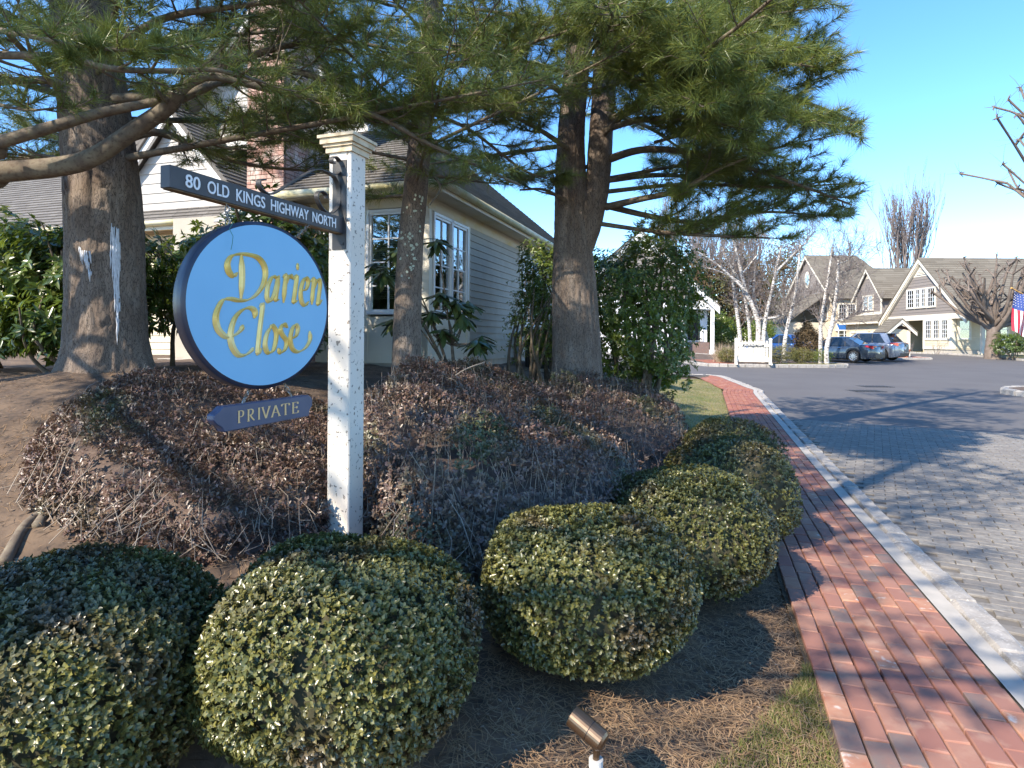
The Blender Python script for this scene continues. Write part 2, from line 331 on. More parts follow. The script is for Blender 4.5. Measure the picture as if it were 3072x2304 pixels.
# lawn strip beside the walk
def strip_xy(s0, s1, y0, y1, n, m):
    ys = ls(y0, y1, n); ss = ls(s0, s1, m); V = []
    for y in ys:
        for s in ss: x = float(Xw(y)) - s; V.append((x, y, float(H(x, y)) + .01))
    i = (np.arange(n - 1)[:, None] * m + np.arange(m - 1)[None]).ravel()
    return np.array(V), np.stack([i, i + 1, i + 1 + m, i + m], -1)
V, Fq = strip_xy(.02, 2.9, 7.0, 23, 120, 24); lw = np_obj('lawn', V, Fq, MT['grass_ground'], None, True); lw['kind'] = 'structure'
def blades(x, y, L, wd, name, label, z=None):
    n = len(x); P = np.stack([x, y, H(x, y) if z is None else z], -1); D = np.stack([rng.normal(0, .5, n), rng.normal(0, .5, n), np.ones(n)], -1)
    V, Fq = needles(P, D, L * rng.uniform(.5, 1.2, n), wd); o = np_obj(name, V, Fq, MT['grass'], origin=(x.mean(), y.mean(), P[:, 2].mean())); tag(o, label, 'grass', kind='stuff'); return o
n = 20000; y = rng.uniform(.9, 3.0, n); s = rng.uniform(-.04, 1, n) * np.clip(.65 * (3.0 - y), .03, .62); k = rng.uniform(size=n) < .75
x = Xw(y) - s; blades(x[k], y[k], .05, .004, 'grass_tuft', 'patch of short yellow green grass at the near edge of the brick walk')
n = 26000; y = 7.2 + 15.5 * rng.uniform(0, 1, n) ** 1.3; s = rng.uniform(-.03, 2.8, n); blades(Xw(y) - s, y, .06, .008, 'lawn_grass', 'short tan and green grass strip along the far brick walk')
# fallen pine needles
def litter(n, x, y, name, label, lift=.012, m='litter', L=(.05, .13), wd=.0042):
    n = len(x); a = rng.uniform(0, 2 * math.pi, n); LL = rng.uniform(*L, n); b = a + rng.normal(0, .5, n)
    z = H(x, y) + rng.uniform(.003, lift, n)
    p0 = np.stack([x, y, z], -1); p1 = p0 + np.stack([np.cos(a), np.sin(a), rng.normal(.05, .08, n)], -1) * LL[:, None] * .5
    p2 = p1 + np.stack([np.cos(b), np.sin(b), rng.normal(-.05, .08, n)], -1) * LL[:, None] * .5
    for p in (p1, p2): p[:, 2] = np.maximum(p[:, 2], H(p[:, 0], p[:, 1]) + .002)
    sd_ = np.stack([-np.sin(a), np.cos(a), np.zeros(n)], -1) * wd / 2
    V = np.stack([p0, p1 - sd_, p2, p1 + sd_], 1).reshape(-1, 3); b0 = np.arange(n)[:, None] * 4
    Fq = b0 + np.array([[0, 1, 2, 3]]); o = np_obj(name, V, Fq, MT[m], origin=(x.mean(), y.mean(), z.mean())); tag(o, label, 'needles', kind='stuff')
n = 60000; x = rng.uniform(-5.5, 2.2, n); y = 1.3 + 7.5 * rng.uniform(0, 1, n) ** 1.1; s = Xw(y) - x
dens = np.where(nz(x, y, .9, 3) + .5 * nz(x, y, 2.7) > -.1, 1, .25); k = (s > -.06) & (rng.uniform(size=n) < dens); litter(n, x[k], y[k], 'pine_litter', 'brown fallen pine needles strewn over the dark bed soil')
n = 16000; y = rng.uniform(1.3, 4.8, n); x = Xw(y) - rng.uniform(-.03, 1.5, n); litter(n, x, y, 'pine_litter', 'greyish fallen needles and twigs between round bushes and walk', .03)
n = 2600; y = rng.uniform(1.4, 7, n); x = rng.uniform(-4.5, 1.9, n); k = Xw(y) > x + .02; litter(n, x[k], y[k], 'wood_chips', 'pale wood chips and dead leaf bits scattered on bed', .012, 'dry_twig', (.012, .035), .010)
for q, lab in (([(5, 566), (28, 527), (60, 507), (92, 498)], 'grey surface root curving over the soil at the left edge'), ([(38, 530), (45, 515), (44, 500)], 'short forked grey root tip beside the long root')):
    P = [hp(*a) + [0, 0, .008] for a in q]; tag(MB().tube(smooth_path(P, 5), ls(.03, .012, (len(P) - 1) * 5 + 1), 7).build('root', MT['limb_bark'], smooth=True, origin=P[0]), lab, 'root')
# ---------------------------------------------------------------- clipped boxwoods
def boxwood(c, rx, h, nt, label, lump=0):
    cx, cy = c; gz = float(H(cx, cy)); t = thing('boxwood_bush', label, 'bush', (cx, cy, gz), 'clipped round boxwoods along the bed edge')
    def surf(d, k=1.0):
        e = np.sign(d) * np.abs(d) ** .82; e /= (np.abs(e) ** 2.45).sum(1, keepdims=True) ** (1 / 2.45)
        b = 1 + .03 * np.sin(5 * d[:, 0] + 3 * d[:, 2] + lump) + .03 * np.sin(7 * d[:, 1] - 4 * d[:, 2] + 2 * lump)
        low = np.where(e[:, 2] < 0, 1 - .10 * e[:, 2] ** 2, 1)
        return np.stack([cx + e[:, 0] * rx * k * b * low, cy + e[:, 1] * rx * k * b * low, gz + h * .47 + e[:, 2] * h * np.where(e[:, 2] > 0, .53, .46) * k * b], -1)
    bm = bmesh.new(); bmesh.ops.create_icosphere(bm, subdivisions=4, radius=1); me = bpy.data.meshes.new('x'); bm.to_mesh(me); bm.free()
    d = np.array([v.co[:] for v in me.vertices]); fs = np.array([p.vertices[:] for p in me.polygons])
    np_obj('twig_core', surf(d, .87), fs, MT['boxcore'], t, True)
    d = rsph(nt); d[:, 2] = np.where(d[:, 2] < -.8, -d[:, 2], d[:, 2]); tip = surf(d) ; nrm = unit(d + rng.normal(0, .28, (nt, 3)) + [0, 0, .25])
    tip -= unit(d) * (rng.uniform(0, 1, (nt, 1)) ** 2 * .075 - .006); k = 7
    ax = np.repeat(nrm, k, 0); P = np.repeat(tip, k, 0) - ax * np.tile(ls(0, .016, k), nt)[:, None]
    rad = unit(np.cross(ax, rng.normal(size=(nt * k, 3)))); D = ax * rng.uniform(.25, .9, (nt * k, 1)) + rad
    V, Fc = leaves(P, D, ax, rng.uniform(.013, .022, nt * k), rng.uniform(.0095, .014, nt * k), .22); np_obj('foliage', V, Fc, MT['boxleaf'], t, True, 'stuff')
    return t
boxwood((-1.47, 2.08), .49, .70, 11500, 'leftmost round clipped boxwood, cut off by the left edge', .3)
boxwood((-.60, 2.26), .475, .64, 11500, 'round clipped boxwood directly in front of the white sign post', 1.1)
boxwood((.335, 2.9), .475, .65, 10000, 'round clipped boxwood right behind the small bronze spotlight', 2.5)
boxwood((1.09, 3.86), .475, .74, 7500, 'round clipped boxwood beside the walk, nearest of the three in the right row', 3.7)
boxwood((1.68, 4.85), .48, .80, 5000, 'middle clipped boxwood of the three overlapping ones beside the walk', 4.2)
boxwood((2.06, 5.9), .49, .82, 4200, 'farthest clipped boxwood of the row beside the brick walk', 5.9)

# ---------------------------------------------------------------- azalea mounds
def azalea(name, cx, cy, a, b, rot, h, nt, label, ntw=900, green=0):
    t = thing(name, label, 'shrub', (cx, cy, float(H(cx, cy))), 'brown leaved azalea mounds')
    ca, sa = math.cos(rot), math.sin(rot)
    def top(p, q):                                   # p,q in the unit disc
        x = cx + p * a * ca - q * b * sa; y = cy + p * a * sa + q * b * ca; r = np.sqrt(p * p + q * q)
        return x, y, H(x, y) + h * np.clip(1 - r ** 6, 0, 1) ** .36 * (1 + .10 * nz(x, y, 2.5, cx))
    def disc(n, pw=.5): r = rng.uniform(0, 1, n) ** pw; th = rng.uniform(0, 2 * math.pi, n); return r * np.cos(th), r * np.sin(th)
    # low dark tangle of old wood
    th = ls(0, 2 * math.pi, 49)[:-1]; V = []; n = 12
    for r in ls(.02, 1, n): x, y, z = top(r * .92 * np.cos(th), r * .92 * np.sin(th)); g = H(x, y); V.append(np.stack([x, y, g - .03 + (z - g) * .72 * (1 if r < .99 else 0)], -1))
    V = np.concatenate(V); i = np.arange(n - 1)[:, None] * 48; j = np.arange(48)[None]; Fq = np.stack([i + j, i + (j + 1) % 48, i + 48 + (j + 1) % 48, i + 48 + j], -1).reshape(-1, 4)
    np_obj('old_wood', V, Fq, MT['azcore'], t, True)
    p, q = disc(nt, .36); m_ = rng.uniform(size=nt) < .28; r_ = np.where(m_, rng.uniform(.84, 1, nt), np.hypot(p, q)); a_ = np.arctan2(q, p); p, q = r_ * np.cos(a_), r_ * np.sin(a_); x, y, z = top(p, q); g = H(x, y); r = np.hypot(p, q)
    z = np.where(r > .8, g + (z - g) * rng.uniform(.1, 1, nt), z) - rng.uniform(-.03, .10, nt) * (z - g); tip = np.stack([x, y, z], -1)
    out = np.stack([(x - cx), (y - cy), np.zeros(nt)], -1) * (r[:, None] ** 3); ax = unit(out * .9 + rng.normal(0, .35, (nt, 3)) + [0, 0, .8]); k = 5
    A = np.repeat(ax, k, 0); P = np.repeat(tip, k, 0) - A * np.tile(ls(0, .03, k), nt)[:, None]; rad = unit(np.cross(A, rng.normal(size=(nt * k, 3))))
    V, Fc = leaves(P, A * rng.uniform(.1, .8, (nt * k, 1)) + rad, A, rng.uniform(.018, .034, nt * k), rng.uniform(.010, .018, nt * k)); np_obj('foliage', V, Fc, MT['azalea'], t, True, 'stuff')
    T = Tubes(); p, q = disc(ntw, .45); x, y, z = top(p, q); g = H(x, y)
    for i in range(ntw):
        e = np.array([x[i], y[i], g[i] + (z[i] - g[i]) * rng.uniform(.55, 1.12)]); s0 = np.array([x[i] + rng.normal(0, .09), y[i] + rng.normal(0, .09), g[i] + (z[i] - g[i]) * rng.uniform(.0, .5)])
        m = (e + s0) / 2 + rng.normal(0, .03, 3); T.add([s0, m, e], [.003, .0024, .0012], 3)
    T.obj('twigs', MT['dry_twig'], t, True, 'stuff'); return t
azalea('azalea_shrub', -1.8, 4.15, 1.15, 1.0, .35, .32, 9500, 'brown and olive azalea mound left of the white sign post', 1300)
azalea('azalea_shrub', -.02, 5.0, 1.12, 1.9, -.12, .78, 19000, 'large purplish brown azalea hedge right of the sign post', 1900)
azalea('azalea_shrub', 1.12, 6.75, .85, 1.45, -.3, .86, 7500, 'smaller paler azalea hedge behind the row of boxwoods, near the lawn', 900)
azalea('azalea_shrub', -1.45, 3.4, .5, .42, .2, .30, 2600, 'low sparse azalea clump at the foot of the sign post', 500)
# dead branch lying on the hedge
T = MB(); Pd = lambda u, v, Y: px(u, v, Y)
main = smooth_path([Pd(423, 376, 5.0), Pd(440, 376, 4.95), Pd(455, 381, 4.85), Pd(468, 395, 4.7), Pd(478, 412, 4.6), Pd(482, 425, 4.5)], 5)
db = thing('dead_branch', 'bleached dead forked branch lying on top of the brown hedge', 'branch', main[0])
T.tube(main, ls(.009, .004, len(main)), 6); T.tube(smooth_path([Pd(450, 379, 4.9), Pd(466, 369, 4.9), Pd(485, 362, 4.95)], 4), [.005] * 9, 5); T.tube(smooth_path([Pd(462, 388, 4.8), Pd(475, 395, 4.75), Pd(492, 397, 4.7)], 4), [.004] * 9, 5); T.tube([Pd(450, 380, 4.88), Pd(446, 392, 4.8)], .004, 5)
T.build('branch_wood', MT['dry_twig'], db, True)

# ---------------------------------------------------------------- sign post, arm, round sign, PRIVATE board
defm('post_paint', (.68, .60, .50), (.74, .68, .60), scale=3, c3=(.20, .17, .14), src3='noise', scale3=48, lo3=.61, hi3=.66, rough=.6, bump=.002, bscale=60)
defm('cap_paint', (.62, .50, .34), (.30, .22, .12), scale=14, lo=.5, hi=.75, rough=.65, bump=.003, bscale=50)
defm('iron', (.030, .028, .028), (.05, .045, .042), scale=20, rough=.5, spec=.5, bump=.002, bscale=80)
defm('arm_paint', (.040, .036, .038), (.062, .056, .058), scale=8, c3=(.5, .5, .5), src3='noise', scale3=55, lo3=.74, hi3=.77, rough=.5)
defm('rust_wood', (.22, .13, .05), (.1, .07, .04), scale=20, rough=.8)
defm('white_paint', (.78, .77, .76), rough=.5)
defm('sign_blue', (.18, .43, .64), (.20, .46, .67), scale=3, c3=(.20, .30, .36), src3='noise', scale3=40, lo3=.73, hi3=.78, rough=.38)
defm('navy', (.020, .024, .045), (.04, .042, .065), scale=10, rough=.35, spec=.6)
defm('navy_board', (.052, .062, .115), (.075, .085, .145), scale=6, rough=.4, spec=.6)
defm('gold', (.92, .62, .16), (.74, .45, .09), scale=14, metal=.25, rough=.3, c3=(.95, .74, .32), src3='noise', scale3=6, lo3=.5, hi3=.7)
defm('gold_paint', (.78, .50, .22), rough=.5)
defm('steel', (.45, .42, .38), (.25, .17, .1), scale=40, metal=.8, rough=.45)
AZ = 20.5; pw = .14
cn = px(349.9, 300, 3.34); fr = Fr((cn[0], cn[1], 0), AZ); gz = float(H(cn[0], cn[1])); ptop = px(349.9, 137, 3.34)[2]
sp = thing('sign_post', 'weathered white square sign post with black iron arm', 'sign post', (fr.p(pw / 2, pw / 2, gz)))
MB().box(fr, 0, pw, 0, pw, gz - .3, ptop - .05).build('post', MT['post_paint'], sp, bevel=.006)
cap = MB()
for e, z0, z1 in ((.012, -.075, -.045), (.022, -.045, -.03), (.034, -.03, .0), (.044, 0, .016)): cap.box(fr, -e, pw + e, -e, pw + e, ptop + z0, ptop + z1)
P = fr.p; cap.add([P(-.04, -.04, ptop + .016), P(pw + .04, -.04, ptop + .016), P(pw + .04, pw + .04, ptop + .016), P(-.04, pw + .04, ptop + .016), P(pw / 2, pw / 2, ptop + .05)], [(0, 1, 4), (1, 2, 4), (2, 3, 4), (3, 0, 4)])
cap.build('cap', MT['cap_paint'], sp)
# arm: a vertical plane through the post, seen on its right-hand face
bt = .05; b0 = pw / 2 - bt / 2; pl = P(0, b0, 0)
ZP6 = lambda x, y: ((500 + x / 3.456) / 3, (360 + y / 3.456) / 3)
def arm(x, y, db=0): return on_plane(*ZP6(x, y), pl - fr.y * db, fr.y)
tl, bl, tr, br = arm(35, 455), arm(35, 680), arm(1790, 1000), arm(1790, 1177)
def along(p): return np.dot(p - fr.o, fr.x)
a_l, a_r = along(tl), -.004
z_t, z_b = (tl[2] + tr[2]) / 2, (bl[2] + br[2]) / 2
armo = MB().box(fr, a_l, a_r, b0, b0 + bt, z_b, z_t).build('arm', MT['arm_paint'], sp, bevel=.002)
MB().box(fr, a_l + .01, a_r - .005, b0 + .004, b0 + bt - .004, z_b - .004, z_b - .0005).build('arm_underside', MT['rust_wood'], sp)
zt, zb = arm(1800, 400)[2], arm(1800, 1335)[2]
MB().box(fr, -.006, -.0005, b0 - .02, b0 + bt + .016, zb, zt).build('bracket_plate', MT['iron'], sp)
for zz in (zt - .03, zb + .03): MB().box(fr, -.011, -.006, b0 - .008, b0 + .006, zz - .007, zz + .007).build('bolt', MT['iron'], sp, bevel=.002)
def flatbar(pts, name, w=.026, th=.006):              # forged flat bar in the arm's plane
    pc = smooth_path([arm(*q, db=-bt / 2) for q in pts], 6); t = unit(np.gradient(pc, axis=0)); nn = np.cross(t, fr.y); m = MB(); n = len(pc)
    V = []
    for i in range(n):
        for s1, s2 in ((-1, -1), (1, -1), (1, 1), (-1, 1)): V.append(pc[i] + nn[i] * s1 * th / 2 + fr.y * s2 * w / 2)
    m.add(V, [(i * 4 + k, i * 4 + (k + 1) % 4, i * 4 + 4 + (k + 1) % 4, i * 4 + 4 + k) for i in range(n - 1) for k in range(4)] + [(0, 1, 2, 3), tuple(range(4 * n - 4, 4 * n))])
    return m.build(name, MT['iron'], sp)
flatbar([(1735, 450), (1712, 440), (1708, 400), (1745, 382), (1785, 420), (1802, 490), (1780, 550), (1725, 566), (1660, 540), (1560, 512), (1450, 552), (1250, 672), (1120, 755), (1050, 768), (985, 725), (952, 665), (965, 620), (1015, 622)], 'scroll')
flatbar([(1665, 545), (1740, 600), (1783, 720), (1780, 870), (1735, 945), (1680, 968), (1615, 925), (1568, 850), (1553, 775), (1595, 738), (1645, 770), (1655, 815)], 'scroll')
# lettering of the arm
def text_mesh(txt, m, off=.0):
    cu = bpy.data.curves.new('t', 'FONT'); cu.body = txt; cu.offset = off; cu.extrude = .004; cu.resolution_u = 4
    ob = bpy.data.objects.new('t', cu); col.objects.link(ob); dg = bpy.context.evaluated_depsgraph_get(); me = bpy.data.meshes.new_from_object(ob.evaluated_get(dg)); bpy.data.objects.remove(ob); me.materials.append(m); return me
def put_text(txt, m, name, parent, o, ex, ey, width, height, off=0, each=True):
    me = text_mesh(txt, m, off); c = np.array([v.co[:] for v in me.vertices]); lo_, hi_ = c.min(0), c.max(0)
    ex, ey = unit(ex), unit(ey); en = np.cross(ex, ey); sx = width / (hi_[0] - lo_[0]); sy = height / (hi_[1] - lo_[1])
    Vw = np.array(o) + np.outer((c[:, 0] - lo_[0]) * sx, ex) + np.outer((c[:, 1] - lo_[1]) * sy, ey) + np.outer(c[:, 2] * .3 + .001, en)
    o0 = wl(parent); me.vertices.foreach_set('co', (Vw - o0).astype(np.float32).ravel()); me.update(); ob = link(name, me, parent, o0); return ob
hh = z_t - z_b
for txt, x0, x1 in (('80', 190, 342), ('OLD', 420, 642), ('KINGS', 718, 1016), ('HIGHWAY', 1078, 1468), ('NORTH', 1510, 1752)):
    A0, A1 = along(arm(x0, 700)), along(arm(x1, 900))
    put_text(txt, MT['white_paint'], 'lettering', armo, fr.p(A0, b0 - .0012, z_b + hh * .19), fr.x, fr.z, A1 - A0, hh * .60, .012)
# round hanging sign
DAZ = 33; fd = Fr((0, 0, 0), DAZ)
ctr = px(263.6, 305.6, 0 + arm(905, 800)[1] - .045); fd.o = ctr; rad = 80.3 * ctr[1] / F * 1.0
ds = thing('hanging_sign', 'round sky blue sign with carved gold lettering hanging from the iron arm', 'sign', ctr + [0, 0, -rad])
th = np.arange(96) * 2 * math.pi / 96; tk = .068
def ring(r, b): return [fd.p(r * math.cos(a), b, r * math.sin(a)) for a in th]
m = MB(); rings = [ring(rad - .004, 0), ring(rad + .012, .004), ring(rad + .014, .010), ring(rad + .014, tk - .008), ring(rad + .006, tk)]; V = sum(rings, [])
m.add(V, [(k * 96 + i, k * 96 + (i + 1) % 96, k * 96 + 96 + (i + 1) % 96, k * 96 + 96 + i) for k in range(4) for i in range(96)] + [tuple(range(4 * 96, 5 * 96))]); m.build('rim', MT['navy'], ds, True)
MB().add(ring(rad - .003, -.0005), [tuple(range(96))]).build('face', MT['sign_blue'], ds)
ZP5 = lambda x, y: ((560 + x / 1.464) / 3, (660 + y / 1.464) / 3)
def dsk(x, y): q = on_plane(*ZP5(x, y), ctr - fd.y * .001, fd.y); return np.array([np.dot(q - ctr, fd.x), q[2] - ctr[2]])
def stroke(mb, p2, P3, nrm, thick, thin, ang, ridge=.006, n=6, taper=True):     # pen stroke with a ridge like carved gilt lettering
    p = smooth_path([(a, b, 0) for a, b in p2], n)[:, :2]; t = unit(np.gradient(p, axis=0)); nn = np.stack([-t[:, 1], t[:, 0]], -1); phi = np.arctan2(t[:, 1], t[:, 0])
    wd = thin + (thick - thin) * np.abs(np.sin(phi - ang)); k = len(p)
    if taper: wd = wd * np.minimum(1, .35 + np.minimum(np.arange(k), np.arange(k)[::-1]) / 5)
    V = []
    for i in range(k):
        a, c, b = p[i] + nn[i] * wd[i] / 2, p[i], p[i] - nn[i] * wd[i] / 2
        V += [P3(a[0], a[1]), P3(c[0], c[1]) + nrm * ridge * min(1, wd[i] / thick + .2), P3(b[0], b[1])]
    mb.add(V, [f for i in range(k - 1) for f in ((3 * i, 3 * i + 1, 3 * i + 4, 3 * i + 3), (3 * i + 1, 3 * i + 2, 3 * i + 5, 3 * i + 4))])
glyphs = [
 ('D', [[(240, 150), (243, 250), (238, 347)], [(224, 230), (205, 246), (184, 226), (179, 190), (196, 160), (228, 150), (270, 152), (312, 166), (339, 200), (345, 242), (331, 292), (300, 332), (265, 351), (228, 353), (190, 346), (160, 352), (138, 386), (127, 430), (136, 476), (160, 505), (187, 514), (215, 502), (238, 482), (248, 460)]]),
 ('a', [[(401, 256), (378, 250), (358, 285), (352, 335), (362, 358), (382, 332), (398, 272), (402, 246)], [(406, 243), (396, 305), (391, 348), (406, 350)]]),
 ('r', [[(421, 252), (435, 243), (430, 300), (425, 364)], [(430, 292), (441, 262), (455, 244), (464, 258)]]),
 ('i', [[(466, 262), (483, 247), (476, 310), (470, 360), (488, 352)]]),
 ('e', [[(505, 312), (525, 301), (533, 270), (523, 255), (508, 276), (500, 320), (505, 360), (520, 374), (537, 357)]]),
 ('n', [[(545, 272), (558, 259), (553, 320), (549, 372)], [(554, 312), (566, 276), (581, 262), (586, 285), (579, 340), (577, 370), (595, 350)]]),
 ('C', [[(296, 432), (299, 402), (277, 386), (245, 395), (215, 425), (197, 470), (192, 520), (203, 562), (227, 592), (257, 592), (281, 576), (294, 560)]]),
 ('l', [[(318, 383), (333, 373), (322, 470), (312, 582), (330, 563)]]),
 ('o', [[(374, 466), (352, 500), (344, 550), (356, 582), (379, 572), (391, 530), (392, 490), (376, 464), (366, 474)]]),
 ('s', [[(444, 472), (426, 458), (412, 480), (421, 506), (438, 532), (432, 566), (412, 582), (401, 562)]]),
 ('e', [[(459, 524), (481, 506), (488, 476), (478, 461), (463, 480), (455, 525), (465, 566), (490, 578), (521, 561), (541, 525), (540, 487)]])]
P3 = lambda a, b: fd.p(a, -.002, b)
for g, sts in glyphs:
    m = MB()
    for st in sts: stroke(m, [dsk(*q) for q in st], P3, -fd.y, (.031 if g in 'DC' else .0265), .008, R(22), .007)
    m.build('letter', MT['gold'], ds)
m = MB(); c0 = dsk(487, 205); m.add([P3(c0[0] + .009 * math.cos(a), c0[1] + .017 * math.sin(a)) for a in th[::8]] + [P3(*c0) - fd.y * .006], [(i, (i + 1) % 12, 12) for i in range(12)]); m.build('letter_dot', MT['gold'], ds)
def chain(p, q, parent, r=.011, wire=.0028):
    p, q = np.array(p), np.array(q); L = np.linalg.norm(q - p); n = max(2, int(round(L / .03))); d = (q - p) / n
    for i in range(n):
        c = p + d * (i + .5); e1 = unit(d); e2 = unit(np.cross(e1, [.3, 1, .1] if i % 2 else [1, .2, .1])); tt = np.arange(13) * 2 * math.pi / 12
        MB().tube([c + e1 * math.sin(a) * (np.linalg.norm(d) * .62) + e2 * math.cos(a) * r for a in tt], wire, 5).build('chain_link', MT['steel'], parent, True)
chain(arm(625, 835, db=-.02), fd.p(-rad * .44, .03, rad * .90 + .016), ds); chain(arm(1483, 1085, db=-.02), fd.p(rad * .52, .03, rad * .86 + .014), ds)
# small PRIVATE board
defm('twine', (.05, .22, .18), rough=.7)
q0 = fd.p(-rad * .44, -.012, rad * .88); MB().tube([q0 + a for a in ([0, 0, .03], [-.012, -.01, .0], [.004, -.012, -.03], [.002, -.014, -.06], [-.004, -.012, -.085])], .0013, 4).build('twine', MT['twine'], ds)
PAZ = 26; pc = px(ZP5(338, 850)[0], ZP5(338, 850)[1], ctr[1] - .01); fpv = Fr(pc, PAZ)
def prv(x, y, d=0): return on_plane(*ZP5(x, y), pc - fpv.y * d, fpv.y)
outl = [(160, 819), (537, 768), (551, 780), (554, 797), (553, 815), (543, 833), (538, 862), (166, 933), (155, 913), (133, 900), (117, 882), (119, 858), (140, 842)]
pb = thing('private_board', 'small dark blue board reading PRIVATE hanging below the round sign', 'sign', pc + [0, 0, -.06])
MB().prism([prv(*q) for q in outl], fpv.y * .042).build('board', MT['navy_board'], pb, bevel=.004)
LT = {'P': [[(.2, 0), (.2, 1)], [(.2, 1), (.5, 1), (.72, .9), (.75, .72), (.66, .55), (.45, .49), (.2, .5)], [(.04, .0), (.38, 0)], [(.04, 1), (.22, 1)]],
      'R': [[(.2, 0), (.2, 1)], [(.2, 1), (.5, 1), (.70, .9), (.73, .75), (.64, .58), (.42, .51), (.2, .51)], [(.42, .5), (.6, .25), (.88, 0)], [(.04, 0), (.36, 0)], [(.04, 1), (.22, 1)]],
      'I': [[(.5, 0), (.5, 1)], [(.3, 0), (.7, 0)], [(.3, 1), (.7, 1)]], 'V': [[(.1, 1), (.28, .55), (.5, 0)], [(.92, 1), (.7, .5), (.52, 0)], [(-.02, 1), (.28, 1)], [(.76, 1), (1.04, 1)]],
      'A': [[(.5, 1), (.7, .5), (.92, 0)], [(.5, 1), (.3, .5), (.1, 0)], [(.28, .36), (.76, .36)], [(-.02, 0), (.24, 0)], [(.74, 0), (1.06, 0)]],
      'T': [[(.5, 0), (.5, 1)], [(.06, 1), (.94, 1)], [(.34, 0), (.66, 0)], [(.06, 1), (.05, .82)], [(.94, 1), (.95, .82)]],
      'E': [[(.2, 0), (.2, 1)], [(.2, 1), (.78, 1)], [(.2, .52), (.66, .52)], [(.2, 0), (.82, 0)], [(.04, 0), (.2, 0)], [(.04, 1), (.2, 1)], [(.78, 1), (.8, .82)], [(.82, 0), (.85, .2)], [(.66, .62), (.66, .42)]]}
def q4(u, v): return np.array(prv(222 + (497 - 222) * u, (892 - 48 * u) * (1 - v) + (840 - 43 * u) * v))
xs = [0, .15, .30, .385, .535, .70, .865]; ws = [.125, .135, .09, .14, .15, .135, .125]
for ch, x0, w_ in zip('PRIVATE', xs, ws):
    m = MB()
    for st in LT[ch]:
        f3 = lambda a, b: q4(x0 + w_ * a / .0625 * .0625, b) - fpv.y * .0015
        p2 = [(a * w_ * 3.2, b * .62) for a, b in st]; stroke(m, p2, lambda a, b: q4(x0 + a / 3.2, b / .62) - fpv.y * .0015, -fpv.y, .085, .03, 0.0, .0006, 4, False)
    m.build('letter', MT['gold_paint'], pb)
chain(fd.p(-rad * .12, .03, -rad * .99 - .012), prv(245, 806, -.02), pb, .008); chain(fd.p(rad * .36, .03, -rad * .93 - .014), prv(462, 778, -.02), pb, .008)

# ---------------------------------------------------------------- bronze spotlight on a plastic pipe
defm('bronze', (.16, .105, .065), (.22, .15, .10), scale=12, metal=.85, rough=.32)
defm('pvc', (.62, .60, .56), (.5, .48, .45), scale=20, rough=.5)
sl = hp(596, 762); sl = px(596, 760, 2.02); g0 = float(H(sl[0], sl[1])); st = thing('spotlight', 'small bronze landscape spotlight tilted up on a white pipe stub', 'spotlight', (sl[0], sl[1], g0))
MB().tube([(sl[0], sl[1], g0 - .05), (sl[0], sl[1], sl[2] - .005)], .021, 20).tube([(sl[0], sl[1], sl[2] - .02), (sl[0], sl[1], sl[2] + .004)], .023, 20).build('pipe', MT['pvc'], st)
kn = np.array([sl[0] + .003, sl[1], sl[2] + .045]); MB().tube([(sl[0], sl[1], sl[2]), kn], .011, 12).tube([kn + [-.016, 0, 0], kn + [.016, 0, 0]], .013, 12).build('knuckle', MT['bronze'], st, False)
e0, e1 = px(603, 742, 2.0), px(573, 716, 2.06); ax = unit(e1 - e0); L = np.linalg.norm(e1 - e0)
MB().tube([e0 - ax * .008, e0 - ax * .004, e0 + ax * .004, e0 + ax * L * .42], [.016, .028, .034, .034], 28).build('housing', MT['bronze'], st, False)
MB().tube([e0 + ax * L * .42, e0 + ax * L * .44], .032, 28).build('seam', MT['iron'], st); MB().tube([e0 + ax * L * .44, e0 + ax * L * 1.02], .0345, 28).build('hood', MT['bronze'], st, False)
# ---------------------------------------------------------------- building kit
defm('trim', (.72, .66, .55), (.66, .60, .49), scale=2, rough=.6)
defm('trim_white', (.80, .79, .77), rough=.55)
defm('trim_old', (.62, .54, .42), (.60, .46, .22), scale=2.2, lo=.5, hi=.72, stretch=(1, 1, 3), rough=.65)
defm('siding_cream', (.60, .52, .39), (.56, .48, .35), scale=3, rough=.75)
defm('siding_tan', (.40, .36, .30), (.36, .325, .27), scale=4, rough=.75, bump=.001, bscale=60)
defm('siding_grey', (.235, .205, .185), (.20, .175, .16), src='object', lo=0, hi=1, rough=.85)
defm('siding_white', (.72, .70, .68), rough=.7)
defm('shingle_white', (.50, .47, .44), (.44, .41, .38), src='object', lo=0, hi=1, rough=.85)
defm('roof_far', (.135, .115, .088), (.185, .160, .125), src='island', lo=0, hi=1, rough=.95)
defm('roof_near', (.17, .155, .140), (.125, .112, .10), src='island', lo=0, hi=1, rough=.95, bump=.004, bscale=150)
defm('roof_tab', (.17, .155, .140), (.125, .112, .10), src='object', lo=0, hi=1, rough=.95, bump=.004, bscale=150)
defm('mortar', (.48, .43, .39), (.40, .36, .33), scale=20, rough=.95)
defm('chim_brick', (.36, .19, .15), (.46, .31, .26), src='object', lo=0, hi=1, c3=(.62, .54, .48), src3='noise', scale3=5, lo3=.5, hi3=.7, rough=.9, bump=.004, bscale=70)
defm('chim_brick_far', (.36, .19, .15), (.46, .31, .26), src='island', lo=0, hi=1, c3=(.62, .54, .48), src3='noise', scale3=5, lo3=.5, hi3=.7, rough=.9)
defm('vinyl', (.80, .80, .80), rough=.35)
defm('blind', (.62, .58, .50), rough=.6)
defm('dark_room', (.03, .028, .025), rough=.9)
defm('lead', (.30, .30, .31), rough=.5)
defm('green_dark', (.02, .022, .02), rough=.6)
